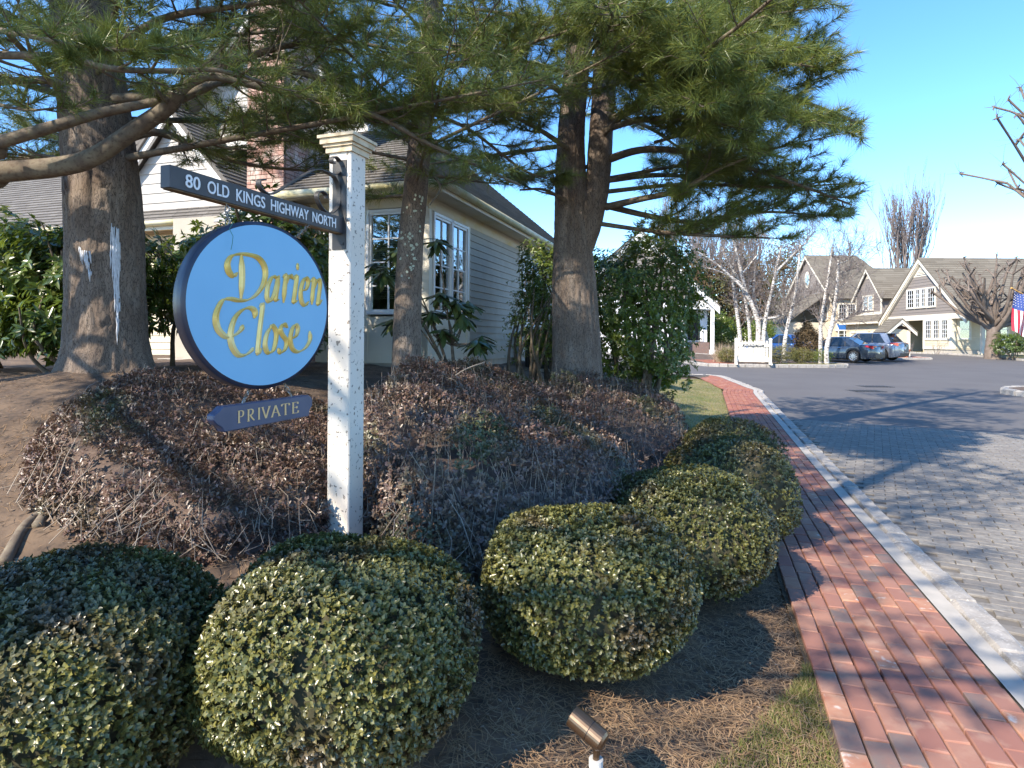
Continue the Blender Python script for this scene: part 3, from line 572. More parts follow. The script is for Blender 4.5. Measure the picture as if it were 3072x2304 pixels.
def glassm(name, f=.45, tint=(.9, .95, 1)):
    m = bpy.data.materials.new(name); m.use_nodes = True; n = m.node_tree.nodes; l = m.node_tree.links; out = n['Material Output']; n.remove(n['Principled BSDF'])
    g = n.new('ShaderNodeBsdfGlossy'); g.inputs['Roughness'].default_value = .02; g.inputs[0].default_value = (*tint, 1); t = n.new('ShaderNodeBsdfTransparent'); t.inputs[0].default_value = (.8, .85, .85, 1)
    fn = n.new('ShaderNodeFresnel'); fn.inputs[0].default_value = 1.5; ad = n.new('ShaderNodeMath'); ad.operation = 'ADD'; ad.use_clamp = True; ad.inputs[1].default_value = f; mx = n.new('ShaderNodeMixShader')
    l.new(fn.outputs[0], ad.inputs[0]); l.new(ad.outputs[0], mx.inputs[0]); l.new(t.outputs[0], mx.inputs[1]); l.new(g.outputs[0], mx.inputs[2]); l.new(mx.outputs[0], out.inputs[0]); MT[name] = m
glassm('glass', .22); glassm('glass_far', .16)
def boards(fr, ar, z0, z1, ex, m, parent, b=0, t=.024, name='siding_board', joined=False):
    z = z0; mb = MB()
    while z < z1 - .02:
        zt = min(z + ex, z1); (l0, r0), (l1, r1) = ar(z), ar(zt)
        if r0 - l0 > .06:
            if r1 - l1 < .02: l1 = r1 = (l1 + r1) / 2; r1 += .01; l1 -= .01
            q = mb if joined else MB()
            q.hexa([fr.p(l0, b - t, z), fr.p(r0, b - t, z), fr.p(r0, b + .01, z), fr.p(l0, b + .01, z), fr.p(l1, b - .007, zt - .001), fr.p(r1, b - .007, zt - .001), fr.p(r1, b + .01, zt - .001), fr.p(l1, b + .01, zt - .001)])
            if not joined: q.build(name, m, parent)
        z = zt
    if joined: mb.build(name + 's', m, parent, kind='stuff')
def window(fr, a0, a1, z0, z1, parent, nx=2, ny=4, b=0, casing=.09, dh=True, lites=False, trim='trim', blind=None, glass='glass_far', dark_backing=.30):
    m = MB(); c = casing
    for q in ((a0 - c, a1 + c, z1, z1 + c), (a0 - c, a1 + c, z0 - c, z0), (a0 - c, a0, z0, z1), (a1, a1 + c, z0, z1)): m.box(fr, q[0], q[1], b - .045, b + .05, q[2], q[3])
    wo = m.build('window', MT[trim], parent); s = .035; sh = MB(); zm = (z0 + z1) / 2
    for q in ((a0, a0 + s, z0, z1), (a1 - s, a1, z0, z1), (a0 + s, a1 - s, z0, z0 + s), (a0 + s, a1 - s, z1 - s, z1)): sh.box(fr, q[0], q[1], b - .025, b + .03, q[2], q[3])
    if dh: sh.box(fr, a0 + s, a1 - s, b - .03, b + .028, zm - s / 2, zm + s / 2)
    ai = ls(a0 + s, a1 - s, nx + 1); zi = ls(z0 + s, z1 - s, ny + 1); w_ = .009 if lites else .012
    for a in ai[1:-1]: sh.box(fr, a - w_, a + w_, b - .012, b + .022, z0 + s, z1 - s)
    for k, z in enumerate(zi[1:-1]):
        if not (dh and abs(z - zm) < .03): sh.box(fr, a0 + s, a1 - s, b - .010, b + .020, z - w_, z + w_)
    sh.build('sash', MT['vinyl'], wo)
    if lites:
        for i in range(nx):
            for j in range(ny): MB().box(fr, ai[i] + w_, ai[i + 1] - w_, b + .004, b + .008, zi[j] + w_, zi[j + 1] - w_).build('pane', MT[glass], wo)
    else:
        for lo_, hi_ in (((z0 + s, zm - s / 2), (zm + s / 2, z1 - s)) if dh else ((z0 + s, z1 - s),)): MB().box(fr, a0 + s, a1 - s, b + .004, b + .008, lo_, hi_).build('pane', MT[glass], wo)
    MB().box(fr, a0, a1, b + dark_backing, b + dark_backing + .01, z0, z1).build('room', MT['dark_room'], wo)  # near-black panel behind the glass stands in for the unlit interior
    if dark_backing < .1:
        if blind is not None: MB().box(fr, a0, a1, b + .012, b + .015, z0, z0 + (z1 - z0) * .5).build('curtain', MT['blind'], wo)
    elif blind:
        bl = MB(); lo_ = z0 + (z1 - z0) * blind; k = int((z1 - lo_) / .028)
        for i in range(k): z = z1 - .03 - i * .028; bl.hexa([fr.p(a0 + .02, b + .06, z), fr.p(a1 - .02, b + .06, z), fr.p(a1 - .02, b + .078, z + .013), fr.p(a0 + .02, b + .078, z + .013), fr.p(a0 + .02, b + .0595, z + .0015), fr.p(a1 - .02, b + .0595, z + .0015), fr.p(a1 - .02, b + .0775, z + .0145), fr.p(a0 + .02, b + .0775, z + .0145)])
        bl.build('blind', MT['blind'], wo)
    return wo
def roof_slab(p00, p10, p11, p01, ex, seg, m, parent, name='roof_shingles', th=.018, parts=0, pm=None):   # eave p00-p10, ridge p01-p11; overlapping tabs
    p00, p10, p11, p01 = [np.array(q, float) for q in (p00, p10, p11, p01)]; n = unit(np.cross(p10 - p00, p01 - p00)); n = n if n[2] > 0 else -n
    MB().hexa([q - n * .06 for q in (p00, p10, p11, p01)] + [q for q in (p00, p10, p11, p01)]).build('roof', MT['roof_far'] if m is None else m, parent)
    sl = max(np.linalg.norm(p01 - p00), np.linalg.norm(p11 - p10)); k = int(sl / ex); tabs = []
    for i in range(k):
        t0, t1 = i / k, min(1, (i + 1.15) / k); l0, r0, l1, r1 = p00 + (p01 - p00) * t0, p10 + (p11 - p10) * t0, p00 + (p01 - p00) * t1, p10 + (p11 - p10) * t1
        L = np.linalg.norm(r0 - l0); s = -rng.uniform(0, seg)
        while s < L:
            e = s + seg * rng.uniform(.75, 1.3); a, c = max(0, s) / L, min(L, e - .008) / L
            if c - a > .002: tabs.append([l0 + (r0 - l0) * a + n * .03, l0 + (r0 - l0) * c + n * .03, l1 + (r1 - l1) * c + n * .006, l1 + (r1 - l1) * a + n * .006])
            s = e
    if parts: tabs.sort(key=lambda q: (not inview(q[0]), np.linalg.norm(q[0] - CO)))
    mb = MB()
    for i, q in enumerate(tabs):
        if i < parts: MB().hexa([x - n * th for x in q] + q).build('shingle', pm, parent)
        else: mb.hexa([x - n * th for x in q] + q)
    mb.build(name, m, parent, kind='stuff')
def rake(fr, a0, z0, a1, z1, w, b0, b1, m, parent, name='rake_board'):
    MB().hexa([fr.p(a0, b0, z0 - w), fr.p(a1, b0, z1 - w), fr.p(a1, b1, z1 - w), fr.p(a0, b1, z0 - w), fr.p(a0, b0, z0), fr.p(a1, b0, z1), fr.p(a1, b1, z1), fr.p(a0, b1, z0)]).build(name, m, parent)
def bx(fr, a0, a1, b0, b1, c0, c1, name, m, parent): return MB().box(fr, a0, a1, b0, b1, c0, c1).build(name, MT[m], parent)
def louver(fr, ac, zp, hw, h, m, parent, b=0):
    v = MB().prism([fr.p(ac - hw, b - .02, zp - h), fr.p(ac + hw, b - .02, zp - h), fr.p(ac, b - .02, zp)], fr.y * .03).build('gable_vent', MT['green_dark'], parent)
    k = 6
    for i in range(k):
        z = zp - h + h * (i + .1) / (k + .6); f = (zp - z) / h * hw; MB().hexa([fr.p(ac - f, b - .06, z), fr.p(ac + f, b - .06, z), fr.p(ac + f, b - .025, z + .0), fr.p(ac - f, b - .025, z), fr.p(ac - f * .9, b - .05, z + h / k * .55), fr.p(ac + f * .9, b - .05, z + h / k * .55), fr.p(ac + f * .9, b - .024, z + h / k * .6), fr.p(ac - f * .9, b - .024, z + h / k * .6)]).build('slat', MT[m], v)

# ---------------------------------------------------------------- the near house behind the pines
A = Fr((-1.21, 9.0, 0), 18); gzA = 1.0; EZ = 3.66
ha = thing('house', 'near tan clapboard house with brick chimney behind the pine trunks', 'house', A.p(0, 0, gzA))
bx(A, .04, 9.4, .05, 5, .4, 1.2, 'foundation', 'concrete', ha)
bx(A, .34, 9.4, .34, 5, 1.2, EZ - .06, 'inner_wall', 'siding_tan', ha)
def wallseg(a0, a1, z0, z1, m='siding_tan', t=.05): bx(A, a0, a1, .0, t, z0, z1, 'wall_panel', m, ha)
wallseg(1.56, 4.4, 1.2, 3.42); wallseg(5.75, 9.4, 1.2, 3.42); wallseg(.1, 1.56, 1.2, 1.86, 'trim'); wallseg(4.4, 5.75, 1.2, 1.8)
bx(A, 0, 9.4, -.012, .05, 3.42, EZ - .06, 'frieze', 'trim_old', ha); bx(A, .0, .1, -.02, .1, 1.2, 3.42, 'corner_board', 'trim', ha); bx(A, 1.46, 1.57, -.022, .05, 1.2, 3.42, 'casing', 'trim', ha); bx(A, 4.36, 4.46, -.022, .05, 1.2, 3.42, 'casing', 'trim', ha)
bx(A, .12, 1.45, -.014, .02, 1.2, 1.38, 'base_board', 'trim', ha); bx(A, .12, 1.45, -.014, .02, 1.74, 1.86, 'panel_rail', 'trim', ha)
boards(A, lambda z: (1.58, 4.35), 1.2, 3.42, .118, MT['siding_tan'], ha, name='clapboard'); boards(A, lambda z: (5.85, 9.4), 1.2, 3.42, .118, MT['siding_tan'], ha, name='clapboard', joined=True)
window(A, .16, .78, 1.95, 3.36, ha, 2, 4, .0, .04, False, True, 'vinyl', .0, 'glass'); window(A, .80, 1.42, 1.95, 3.36, ha, 2, 4, .0, .04, False, True, 'vinyl', .0, 'glass'); window(A, 4.6, 5.6, 1.9, 3.3, ha, 3, 4, .0, .1, True, False, 'trim_white')
# front of the bay
Bf = Fr(A.p(0, 0, 0), 18 + 90); Bf.x = A.y.copy(); Bf.y = A.x.copy()
for b_ in (.16, .96, 1.76): bx(Bf, b_, b_ + .1, -.02, .06, 1.2, 3.5, 'mullion_board', 'trim', ha)
for b_ in (.32, 1.12): window(Bf, b_, b_ + .62, 1.95, 3.40, ha, 2, 4, .0, .04, False, True, 'vinyl', .12, 'glass')
bx(Bf, .0, 2.4, .0, .05, 1.2, 1.88, 'wall_panel', 'trim', ha); bx(Bf, .0, 2.4, -.012, .05, 3.46, EZ - .06, 'frieze', 'trim_old', ha); bx(Bf, .1, 1.85, -.016, .01, 1.2, 1.36, 'base_board', 'trim', ha); bx(Bf, .1, 1.85, -.016, .01, 1.76, 1.88, 'panel_rail', 'trim', ha); bx(Bf, .06, 2.3, .02, .3, .5, 1.2, 'foundation', 'concrete', ha); bx(Bf, 0.0, .16, -.002, .05, 1.88, 3.46, 'wall_panel', 'trim', ha)
OV = .36
bx(A, -OV, 9.7, -OV, .3, EZ - .06, EZ - .03, 'soffit', 'trim_old', ha); bx(A, -OV, .3, .3, 2.28, EZ - .06, EZ - .03, 'soffit', 'trim_old', ha)
bx(A, -OV, 9.7, -OV - .025, -OV - .001, EZ - .1, EZ + .05, 'fascia', 'trim_old', ha)
defm('gutter', (.62, .58, .42), (.50, .44, .22), scale=4, rough=.5)
gt = MB(); gt.tube([A.p(-OV - .05, -OV - .075, EZ), A.p(9.7, -OV - .075, EZ)], .055, 10); gt.build('gutter', MT['gutter'], ha, True)
MB().tube([A.p(-OV - .075, -OV - .05, EZ), A.p(-OV - .075, 2.26, EZ)], .055, 10).build('gutter', MT['gutter'], ha, True)
# roofs: right slope, front hip, gable above the bay
sr, sf = .84, .70; zr = lambda b: EZ + .03 + (b + OV) * sr; bh = 1.61; br_ = 4.6
roof_slab(A.p(2.0, bh, zr(bh)), A.p(9.8, bh, zr(bh)), A.p(9.8, br_, zr(br_)), A.p(1.7, br_, zr(br_)), .15, .3, MT['roof_near'], ha)
roof_slab(A.p(-OV, -OV, zr(-OV)), A.p(9.8, -OV, zr(-OV)), A.p(9.8, bh, zr(bh)), A.p(2.0, bh, zr(bh)), .145, .3, MT['roof_near'], ha, parts=300, pm=MT['roof_tab'])
roof_slab(A.p(-OV, 2.3, zr(-OV)), A.p(-OV, -OV, zr(-OV)), A.p(2.0, bh, zr(bh)), A.p(2.0, 2.6, zr(bh)), .145, .3, MT['roof_near'], ha)
roof_slab(A.p(.9, 8.2, EZ + .2), A.p(9.8, 8.2, EZ + .2), A.p(9.8, br_, zr(br_)), A.p(1.7, br_, zr(br_)), .3, .8, MT['roof_near'], ha)
zg = lambda b: zr(b) if b < br_ else zr(2 * br_ - b)
Gb = Fr(A.p(2.02, 0, 0), 0); Gb.x = A.y.copy(); Gb.y = A.x.copy()
zb0 = zr(bh) + .04
MB().prism([Gb.p(bh + .1, .02, zb0 - .1), Gb.p(2 * br_ - bh - .1, .02, zb0 - .1), Gb.p(br_, .02, zr(br_) - .12)], Gb.y * .15).build('gable_wall', MT['siding_tan'], ha)
boards(Gb, lambda z: (max(bh + .1, (z - EZ) / sr - OV + .2), 2 * br_ - max(bh + .1, (z - EZ) / sr - OV + .2)), zb0 + .16, zr(br_) - .2, .19, MT['shingle_white'], ha, name='gable_shingle_course')
bx(Gb, bh, 7.6, -.04, .02, zb0 - .02, zb0 + .16, 'band', 'trim_white', ha)
rake(Gb, bh - .3, zr(bh - .3) - .05, br_, zr(br_) - .05, .2, -.34, -.28, MT['trim_white'], ha); rake(Gb, 2 * br_ - bh, zr(bh) - .05, br_, zr(br_) - .05, .2, -.34, -.28, MT['trim_white'], ha)
# chimney
ch = thing('chimney', 'tall whitewashed red brick chimney on the near house', 'chimney', A.p(.2, 2.6, 1.0))
ca0, ca1, cb0, cb1 = -.22, .62, 2.285, 2.965; la, lb0, lb1, lz = -.34, 1.87, 3.5, 3.35
co = MB().box(A, ca0 + .012, ca1, cb0 + .012, cb1, .8, 8.8).build('shaft', MT['mortar'], ch); MB().box(A, la + .012, ca1, lb0 + .012, lb1, .8, lz).build('hearth_base', MT['mortar'], ch)
MB().hexa([A.p(la, lb0, lz), A.p(la, lb1, lz), A.p(ca1, lb1, lz), A.p(ca1, lb0, lz), A.p(ca0, cb0, lz + .45), A.p(ca0, cb1, lz + .45), A.p(ca1, cb1, lz + .45), A.p(ca1, cb0, lz + .45)]).build('shoulder', MT['lead'], ch)
bk = []; c_h = .0677
def course(z, o, d0, L, nrm):                          # o: start point, d0: direction, nrm: outward
    k = int(round(z / c_h)); s = -.1 * (k % 2)
    while s < L - .02:
        e = min(s + .203, L); s_ = max(s, 0)
        if e - s_ > .04: bk.append((o + d0 * ((s_ + e) / 2), e - s_ - .01, d0, nrm))
        s += .203
for z in np.arange(1.0, 7.2, c_h):
    if z > lz + .4: course(z, A.p(ca0, cb0, z), A.y, cb1 - cb0, -A.x); course(z, A.p(ca0 + .02, cb0, z), A.x, ca1 - ca0, -A.y)
    elif z < lz - .05: course(z, A.p(la, lb0, z), A.y, lb1 - lb0, -A.x); course(z, A.p(la + .02, lb0, z), A.x, ca1 - la, -A.y)
bk.sort(key=lambda q: (not inview(q[0], 0), np.linalg.norm(q[0] - px(270, 130, 9.5))))
def unitbox(m):
    me = bpy.data.meshes.new('brick'); bm = bmesh.new(); bmesh.ops.create_cube(bm, size=1); bm.to_mesh(me); bm.free(); me.materials.append(m); return me
ub = unitbox(MT['chim_brick']); mb = MB()
for i, (p, L, d, n) in enumerate(bk):
    q = p - n * .004 + [0, 0, c_h / 2]
    if i < 300: link('brick', ub, ch, q, (0, 0, math.atan2(d[1], d[0])), (L, .03, c_h - .010))
    else: e1, e2, e3 = d * L / 2, n * .015, np.array([0, 0, c_h / 2 - .005]); mb.hexa([q - e1 - e2 - e3, q + e1 - e2 - e3, q + e1 + e2 - e3, q - e1 + e2 - e3, q - e1 - e2 + e3, q + e1 - e2 + e3, q + e1 + e2 + e3, q - e1 + e2 + e3])
mb.build('lower_bricks', MT['chim_brick_far'], ch, kind='stuff')
# left wing
lwg = thing('house_wing', 'left wing of the near house with grey shingle roof behind the rhododendrons', 'house', A.p(1.4, 7, 1.0))
bx(A, 1.3, 5, 3.3, 15, .5, EZ - .05, 'wall', 'siding_cream', lwg); boards(Fr2 := type('f', (), {'p': staticmethod(lambda a, b, c: A.p(1.3 + b, a, c))}), lambda z: (3.4, 15), 1.2, EZ - .1, .13, MT['siding_cream'], lwg, name='clapboard', joined=True)
bx(A, .9, 1.35, 3.2, 15.2, EZ - .06, EZ - .03, 'soffit', 'trim_old', lwg); bx(A, .88, .9, 3.2, 15.2, EZ - .12, EZ + .04, 'fascia', 'trim', lwg); MB().tube([A.p(.83, 3.2, EZ), A.p(.83, 15.2, EZ)], .055, 8).build('gutter', MT['gutter'], lwg, True)
roof_slab(A.p(.85, 15.3, EZ + .03), A.p(.85, 3.1, EZ + .03), A.p(5, 5.2, EZ + 3.2), A.p(5, 15.3, EZ + 3.2), .15, .32, MT['roof_near'], lwg)
roof_slab(A.p(9, 15.3, EZ + .03), A.p(9, 3.1, EZ + .03), A.p(5, 5.2, EZ + 3.2), A.p(5, 15.3, EZ + 3.2), .3, .8, MT['roof_near'], lwg); roof_slab(A.p(.85, 3.1, EZ + .03), A.p(9, 3.1, EZ + .03), A.p(5.02, 5.2, EZ + 3.2), A.p(5, 5.2, EZ + 3.2), .3, .6, MT['roof_near'], lwg)
Gl = Fr(A.p(1.25, 0, 0), 0); Gl.x = A.y.copy(); Gl.y = A.x.copy(); bc = 5.9
MB().prism([Gl.p(bc - 1.7, .0, 3.9), Gl.p(bc + 1.7, .0, 3.9), Gl.p(bc, .0, 5.75)], Gl.y * .2).build('gable_wall', MT['siding_tan'], lwg)
boards(Gl, lambda z: (bc - 1.7 * (5.7 - z) / 1.8, bc + 1.7 * (5.7 - z) / 1.8), 3.95, 5.6, .19, MT['shingle_white'], lwg, name='gable_shingle_course')
for s_ in (-1, 1):
    rake(Gl, bc + s_ * 2.1, 3.55, bc, 5.9, .2, -.2, -.14, MT['trim_white'], lwg)
    roof_slab(Gl.p(bc + s_ * 2.15, -.25, 3.55), Gl.p(bc + s_ * 2.15, 1.0, 3.55), Gl.p(bc, 3.3, 5.95), Gl.p(bc, -.25, 5.95), .15, .32, MT['roof_near'], lwg)
# air conditioner by the wall
defm('ac', (.035, .04, .038), rough=.6); c0 = A.p(4.25, -.55, 1.0); ac = thing('air_conditioner', 'dark slatted air conditioner unit against the tan wall', 'air conditioner', c0)
gza = float(H(c0[0], c0[1])) - .02
bx(A, 3.92, 4.62, -.92, -.22, gza, gza + .06, 'pad', 'concrete', ac); bx(A, 3.97, 4.57, -.87, -.27, gza + .06, 1.68, 'coil_box', 'ac', ac); bx(A, 3.93, 4.61, -.91, -.23, 1.68, 1.74, 'lid', 'ac', ac)
for k in range(13):
    t_ = 3.96 + k * .05; bx(A, t_, t_ + .015, -.89, -.875, gza + .08, 1.68, 'louver_bar', 'iron', ac); bx(A, 3.94, 3.955, -.88 + k * .05, -.865 + k * .05, gza + .08, 1.68, 'louver_bar', 'iron', ac)

# ---------------------------------------------------------------- houses across the court
Hh = Fr((32.5, 55, 0), 180)
Z4 = lambda x, y: ((2640 + x / 2.9375) / 3, (760 + y / 2.9375) / 3)
Z5 = lambda x, y: ((2472 + x / 3.687) / 3, (660 + y / 3.687) / 3)
Z2 = lambda x, y: ((2230 + x / 3.1725) / 3, (740 + y / 3.1725) / 3)
def fz(zm, x, y, b=0): q = on_plane(*zm(x, y), Hh.o + Hh.y * b, Hh.y); return 55 - q[1], q[2]
hr = thing('house', 'grey and cream gabled house at right with a wide brown roof', 'house', Hh.p(5, 0, .75))
zb_, zp_ = 3.45, 8.12; GH = lambda z: (.0 + 5 * (z - zb_) / (zp_ - zb_), 10 - 5 * (z - zb_) / (zp_ - zb_))
MB().prism([Hh.p(.1, .02, zb_), Hh.p(9.9, .02, zb_), Hh.p(5, .02, zp_ - .1)], Hh.y * .3).build('gable_wall', MT['siding_grey'], hr)
boards(Hh, GH, zb_ + .3, zp_ - 1.3, .235, MT['siding_grey'], hr, t=.03)
MB().prism([Hh.p(GH(zp_ - 1.3)[0], -.03, zp_ - 1.3), Hh.p(GH(zp_ - 1.3)[1], -.03, zp_ - 1.3), Hh.p(5, -.03, zp_ - .1)], Hh.y * .04).build('vent_panel', MT['trim'], hr); louver(Hh, 5, zp_ - .45, .62, .72, 'trim', hr, -.03)
for s_ in (-1, 1): rake(Hh, 5 + s_ * 5.3, zb_ - .15, 5, zp_ + .12, .34, -.32, -.24, MT['trim'], hr); rake(Hh, 5 + s_ * 5.1, zb_ - .2, 5, zp_ - .08, .22, -.24, -.04, MT['trim'], hr)
bx(Hh, 0, 10.1, -.06, .2, zb_ - .1, zb_ + .3, 'band', 'trim', hr)
for s_ in (-1, 1): roof_slab(Hh.p(5 + s_ * 5.4, -.36, zb_ - .1), Hh.p(5 + s_ * 5.4, 24, zb_ - .1), Hh.p(5, 24, zp_ + .2), Hh.p(5, -.36, zp_ + .2), .24, 1.1, MT['roof_far'], hr)
aL, aR = fz(Z4, 380, 700)[0], fz(Z4, 630, 700)[0]; fl = fz(Z4, 630, 848)[1]; base = .55
bx(Hh, aL, aR, .0, .3, fl, zb_ - .1, 'front_wall', 'siding_cream', hr); bx(Hh, aL + .04, aR - .04, .05, 1, base, fl, 'foundation', 'concrete', hr)
bx(Hh, aL - 2.6, aL - .02, 1.7, 1.9, base, zb_, 'entry_wall', 'siding_cream', hr); bx(Hh, aL - .02, aL + .1, .3, 1.9, base, zb_, 'entry_side_wall', 'siding_cream', hr)
boards(Hh, lambda z: (aL + .25, aR - .25), fl + .2, fl + .95, .13, MT['siding_cream'], hr, b=-.01); boards(Hh, lambda z: (aL - 2.6, aL - .02), fl, zb_ - .2, .13, MT['siding_cream'], hr, b=1.7, joined=True)
for a in (aL, aR - .22): bx(Hh, a, a + .22, -.03, .05, fl, zb_ - .1, 'corner_board', 'trim', hr)
bx(Hh, aL + .22, aR - .22, -.03, .02, fl, fl + .2, 'base_board', 'trim', hr); bx(Hh, aL - 2.3, aL - 2.08, -.05, .2, base, zb_ - .1, 'porch_post', 'trim', hr)
zw0, zw1 = fz(Z4, 500, 752)[1], fz(Z4, 500, 590)[1]
for x0, x1 in ((405, 455), (475, 525), (548, 600)): window(Hh, fz(Z4, x0, 700)[0], fz(Z4, x1, 700)[0], zw0, zw1, hr, 3, 4, -.035, .1, dark_backing=.02)
window(Hh, aL - .75, aL - .2, zw0 + .3, zw1 - .1, hr, 2, 4, 1.655, .1, dark_backing=.02)
zu0, zu1 = fz(Z4, 458, 467)[1], fz(Z4, 458, 306)[1]
for x0, x1 in ((247, 303), (322, 355), (373, 405), (427, 490)): window(Hh, fz(Z4, x0, 400)[0], fz(Z4, x1, 400)[0], zu0, zu1, hr, 3 if x1 - x0 > 40 else 2, 4, -.06, .09, blind=.02, dark_backing=.03)
# side wall under the eave, facing the drive
Sr = Fr(Hh.p(aR, 0, 0), 90)
bx(Sr, .3, 22, .0, .3, fl, zb_ - .1, 'side_wall', 'siding_cream', hr); bx(Sr, .35, 22, .05, .4, base, fl, 'foundation', 'concrete', hr); bx(Sr, 0, .3, -.03, .02, fl, zb_ - .1, 'corner_board', 'trim', hr)
boards(Sr, lambda z: (.3, 4.6), fl + .1, fl + .95, .13, MT['siding_cream'], hr, joined=True)
for a0, a1 in ((.55, 1.35), (2.25, 3.0), (3.25, 4.15)): window(Sr, a0, a1, zw0, zw1, hr, 1, 2, -.035, .1, dark_backing=.02)
for a in (1.3, 6.2, 11): bx(Sr, a - .11, a + .11, -1.45, -1.23, base, zb_ - .15, 'porch_post', 'trim', hr); bx(Sr, a - .17, a + .17, -1.51, -1.17, base, base + .35, 'post_base', 'trim', hr)
bx(Sr, 0, 22, -1.5, -1.2, zb_ - .2, zb_ - .02, 'porch_beam', 'trim', hr); bx(Sr, 0, 22, -1.2, 0, zb_ - .08, zb_ - .05, 'porch_ceiling', 'trim', hr)
for k in range(14): bx(Sr, 6.6 + k * .17, 6.64 + k * .17, -1.35, -1.32, fl + .4, fl + 2.3, 'lattice_bar', 'trim', hr); bx(Sr, 6.5, 9.0, -1.315, -1.29, fl + .4 + k * .14, fl + .44 + k * .14, 'lattice_bar', 'trim', hr)
# garage wing with dormer
hg = thing('house', 'garage wing with grey gabled dormer left of the big gable', 'house', Hh.p(-4, 1, .8))
bx(Hh, -8.2, -.2, 1.02, 4, .5, 3.45, 'wall', 'siding_cream', hg); boards(Hh, lambda z: (-8.2, -.1), 2.62, 3.4, .13, MT['siding_cream'], hg, b=1.0)
for a in (-7.2, -3.6):
    d_ = bx(Hh, a, a + 2.7, 1.0, 1.06, .55, 2.45, 'garage_door', 'trim', hg)
    for k in range(4):
        for j in range(4): bx(Hh, a + .12 + j * .65, a + .64 + j * .65, .985, 1.0, .66 + k * .45, 1.0 + k * .45, 'panel', 'siding_cream', d_)
    bx(Hh, a - .2, a, .93, 1.02, .55, 2.6, 'door_casing', 'trim', hg); bx(Hh, a + 2.7, a + 2.9, .93, 1.02, .55, 2.6, 'door_casing', 'trim', hg); bx(Hh, a, a + 2.7, .93, 1.02, 2.45, 2.62, 'door_casing', 'trim', hg)
roof_slab(Hh.p(-8.6, .55, 3.42), Hh.p(.3, .55, 3.42), Hh.p(.3, 6, 8.0), Hh.p(-8.6, 6, 8.0), .24, 1.1, MT['roof_far'], hg); bx(Hh, -8.6, .3, .5, .56, 3.3, 3.46, 'gutter', 'trim', hg)
dc, dw, dz0, dze, dzp = -5.0, 2.15, 4.2, 6.0, 8.45
MB().prism([Hh.p(dc - dw, 1.45, dz0), Hh.p(dc + dw, 1.45, dz0), Hh.p(dc + dw, 1.45, dze), Hh.p(dc, 1.45, dzp), Hh.p(dc - dw, 1.45, dze)], Hh.y * 3).build('dormer_wall', MT['siding_grey'], hg)
DG = lambda z: (dc - dw + .12, dc + dw - .12) if z < dze else (dc - dw * (dzp - z) / (dzp - dze), dc + dw * (dzp - z) / (dzp - dze))
boards(Hh, DG, dz0 + .25, dzp - .75, .235, MT['siding_grey'], hg, b=1.43, t=.03)
for s_ in (-1, 1):
    rake(Hh, dc + s_ * (dw + .45), dze - .45, dc, dzp + .12, .3, 1.12, 1.2, MT['trim'], hg); bx(Hh, dc + s_ * (dw - .07) - .1, dc + s_ * (dw - .07) + .1, 1.38, 1.44, dz0, dze, 'corner_board', 'trim', hg)
    roof_slab(Hh.p(dc + s_ * (dw + .5), 1.1, dze - .42), Hh.p(dc + s_ * (dw + .5), 9, dze - .42), Hh.p(dc, 9, dzp + .2), Hh.p(dc, 1.1, dzp + .2), .24, 1.1, MT['roof_far'], hg)
bx(Hh, dc - dw, dc + dw, 1.36, 1.46, dz0 - .05, dz0 + .22, 'band', 'trim', hg); louver(Hh, dc, dzp - .3, .4, .55, 'trim', hg, 1.42)
for a0 in (dc - .78, dc + .08): window(Hh, a0, a0 + .7, dz0 + .45, dz0 + 1.75, hg, 3, 4, 1.38, .1, blind=.02, dark_backing=.02)
# two-storey house behind
hc = thing('house', 'tall two storey cream house with steep brown gable behind the birches', 'house', Hh.p(-16, 1, .9))
bx(Hh, -22, -10.8, 1.02, 8, .5, 6.3, 'wall', 'siding_cream', hc); boards(Hh, lambda z: (-22, -10.8), .9, 6.2, .15, MT['siding_cream'], hc, b=1.0, joined=True)
cc, cw, cze, czp = -16.4, 5.6, 6.3, 11.2
MB().prism([Hh.p(cc - cw, 1.0, cze), Hh.p(cc + cw, 1.0, cze), Hh.p(cc, 1.0, czp)], Hh.y * .3).build('gable_wall', MT['siding_grey'], hc)
boards(Hh, lambda z: (cc - cw * (czp - z) / (czp - cze), cc + cw * (czp - z) / (czp - cze)), cze + .3, czp - .3, .24, MT['siding_grey'], hc, b=.98, t=.03)
bx(Hh, cc - cw, cc + cw, .9, 1.0, cze, cze + .3, 'band', 'trim', hc)
for s_ in (-1, 1): rake(Hh, cc + s_ * (cw + .3), cze - .15, cc, czp + .15, .36, .6, .7, MT['trim'], hc); roof_slab(Hh.p(cc + s_ * (cw + .4), .58, cze - .2), Hh.p(cc + s_ * (cw + .4), 9.5, cze - .2), Hh.p(cc, 6.4, czp + .2), Hh.p(cc, .58, czp + .2), .25, 1.2, MT['roof_far'], hc)
tt = np.arange(24) * 2 * math.pi / 24; m = MB(); V = [Hh.p(cc + r * math.cos(t), .9, 8.6 + r * 1.5 * math.sin(t)) for r in (.42, .62) for t in tt]; m.add(V, [(i, (i + 1) % 24, 24 + (i + 1) % 24, 24 + i) for i in range(24)]); m.build('oval_window', MT['trim'], hc); MB().add([Hh.p(cc + .43 * math.cos(t), .92, 8.6 + .64 * math.sin(t)) for t in tt], [tuple(range(24))]).build('pane', MT['glass_far'], hc)
for x0, x1 in ((-13.6, -12.9), (-12.6, -11.9)): window(Hh, x0, x1, 3.9, 5.4, hc, 3, 4, .94, .1, blind=.02, dark_backing=.02)
Sc = Fr(Hh.p(-10.8, 1.0, 0), 90); boards(Sc, lambda z: (.1, 6), .9, 6.0, .15, MT['siding_cream'], hc, joined=True)
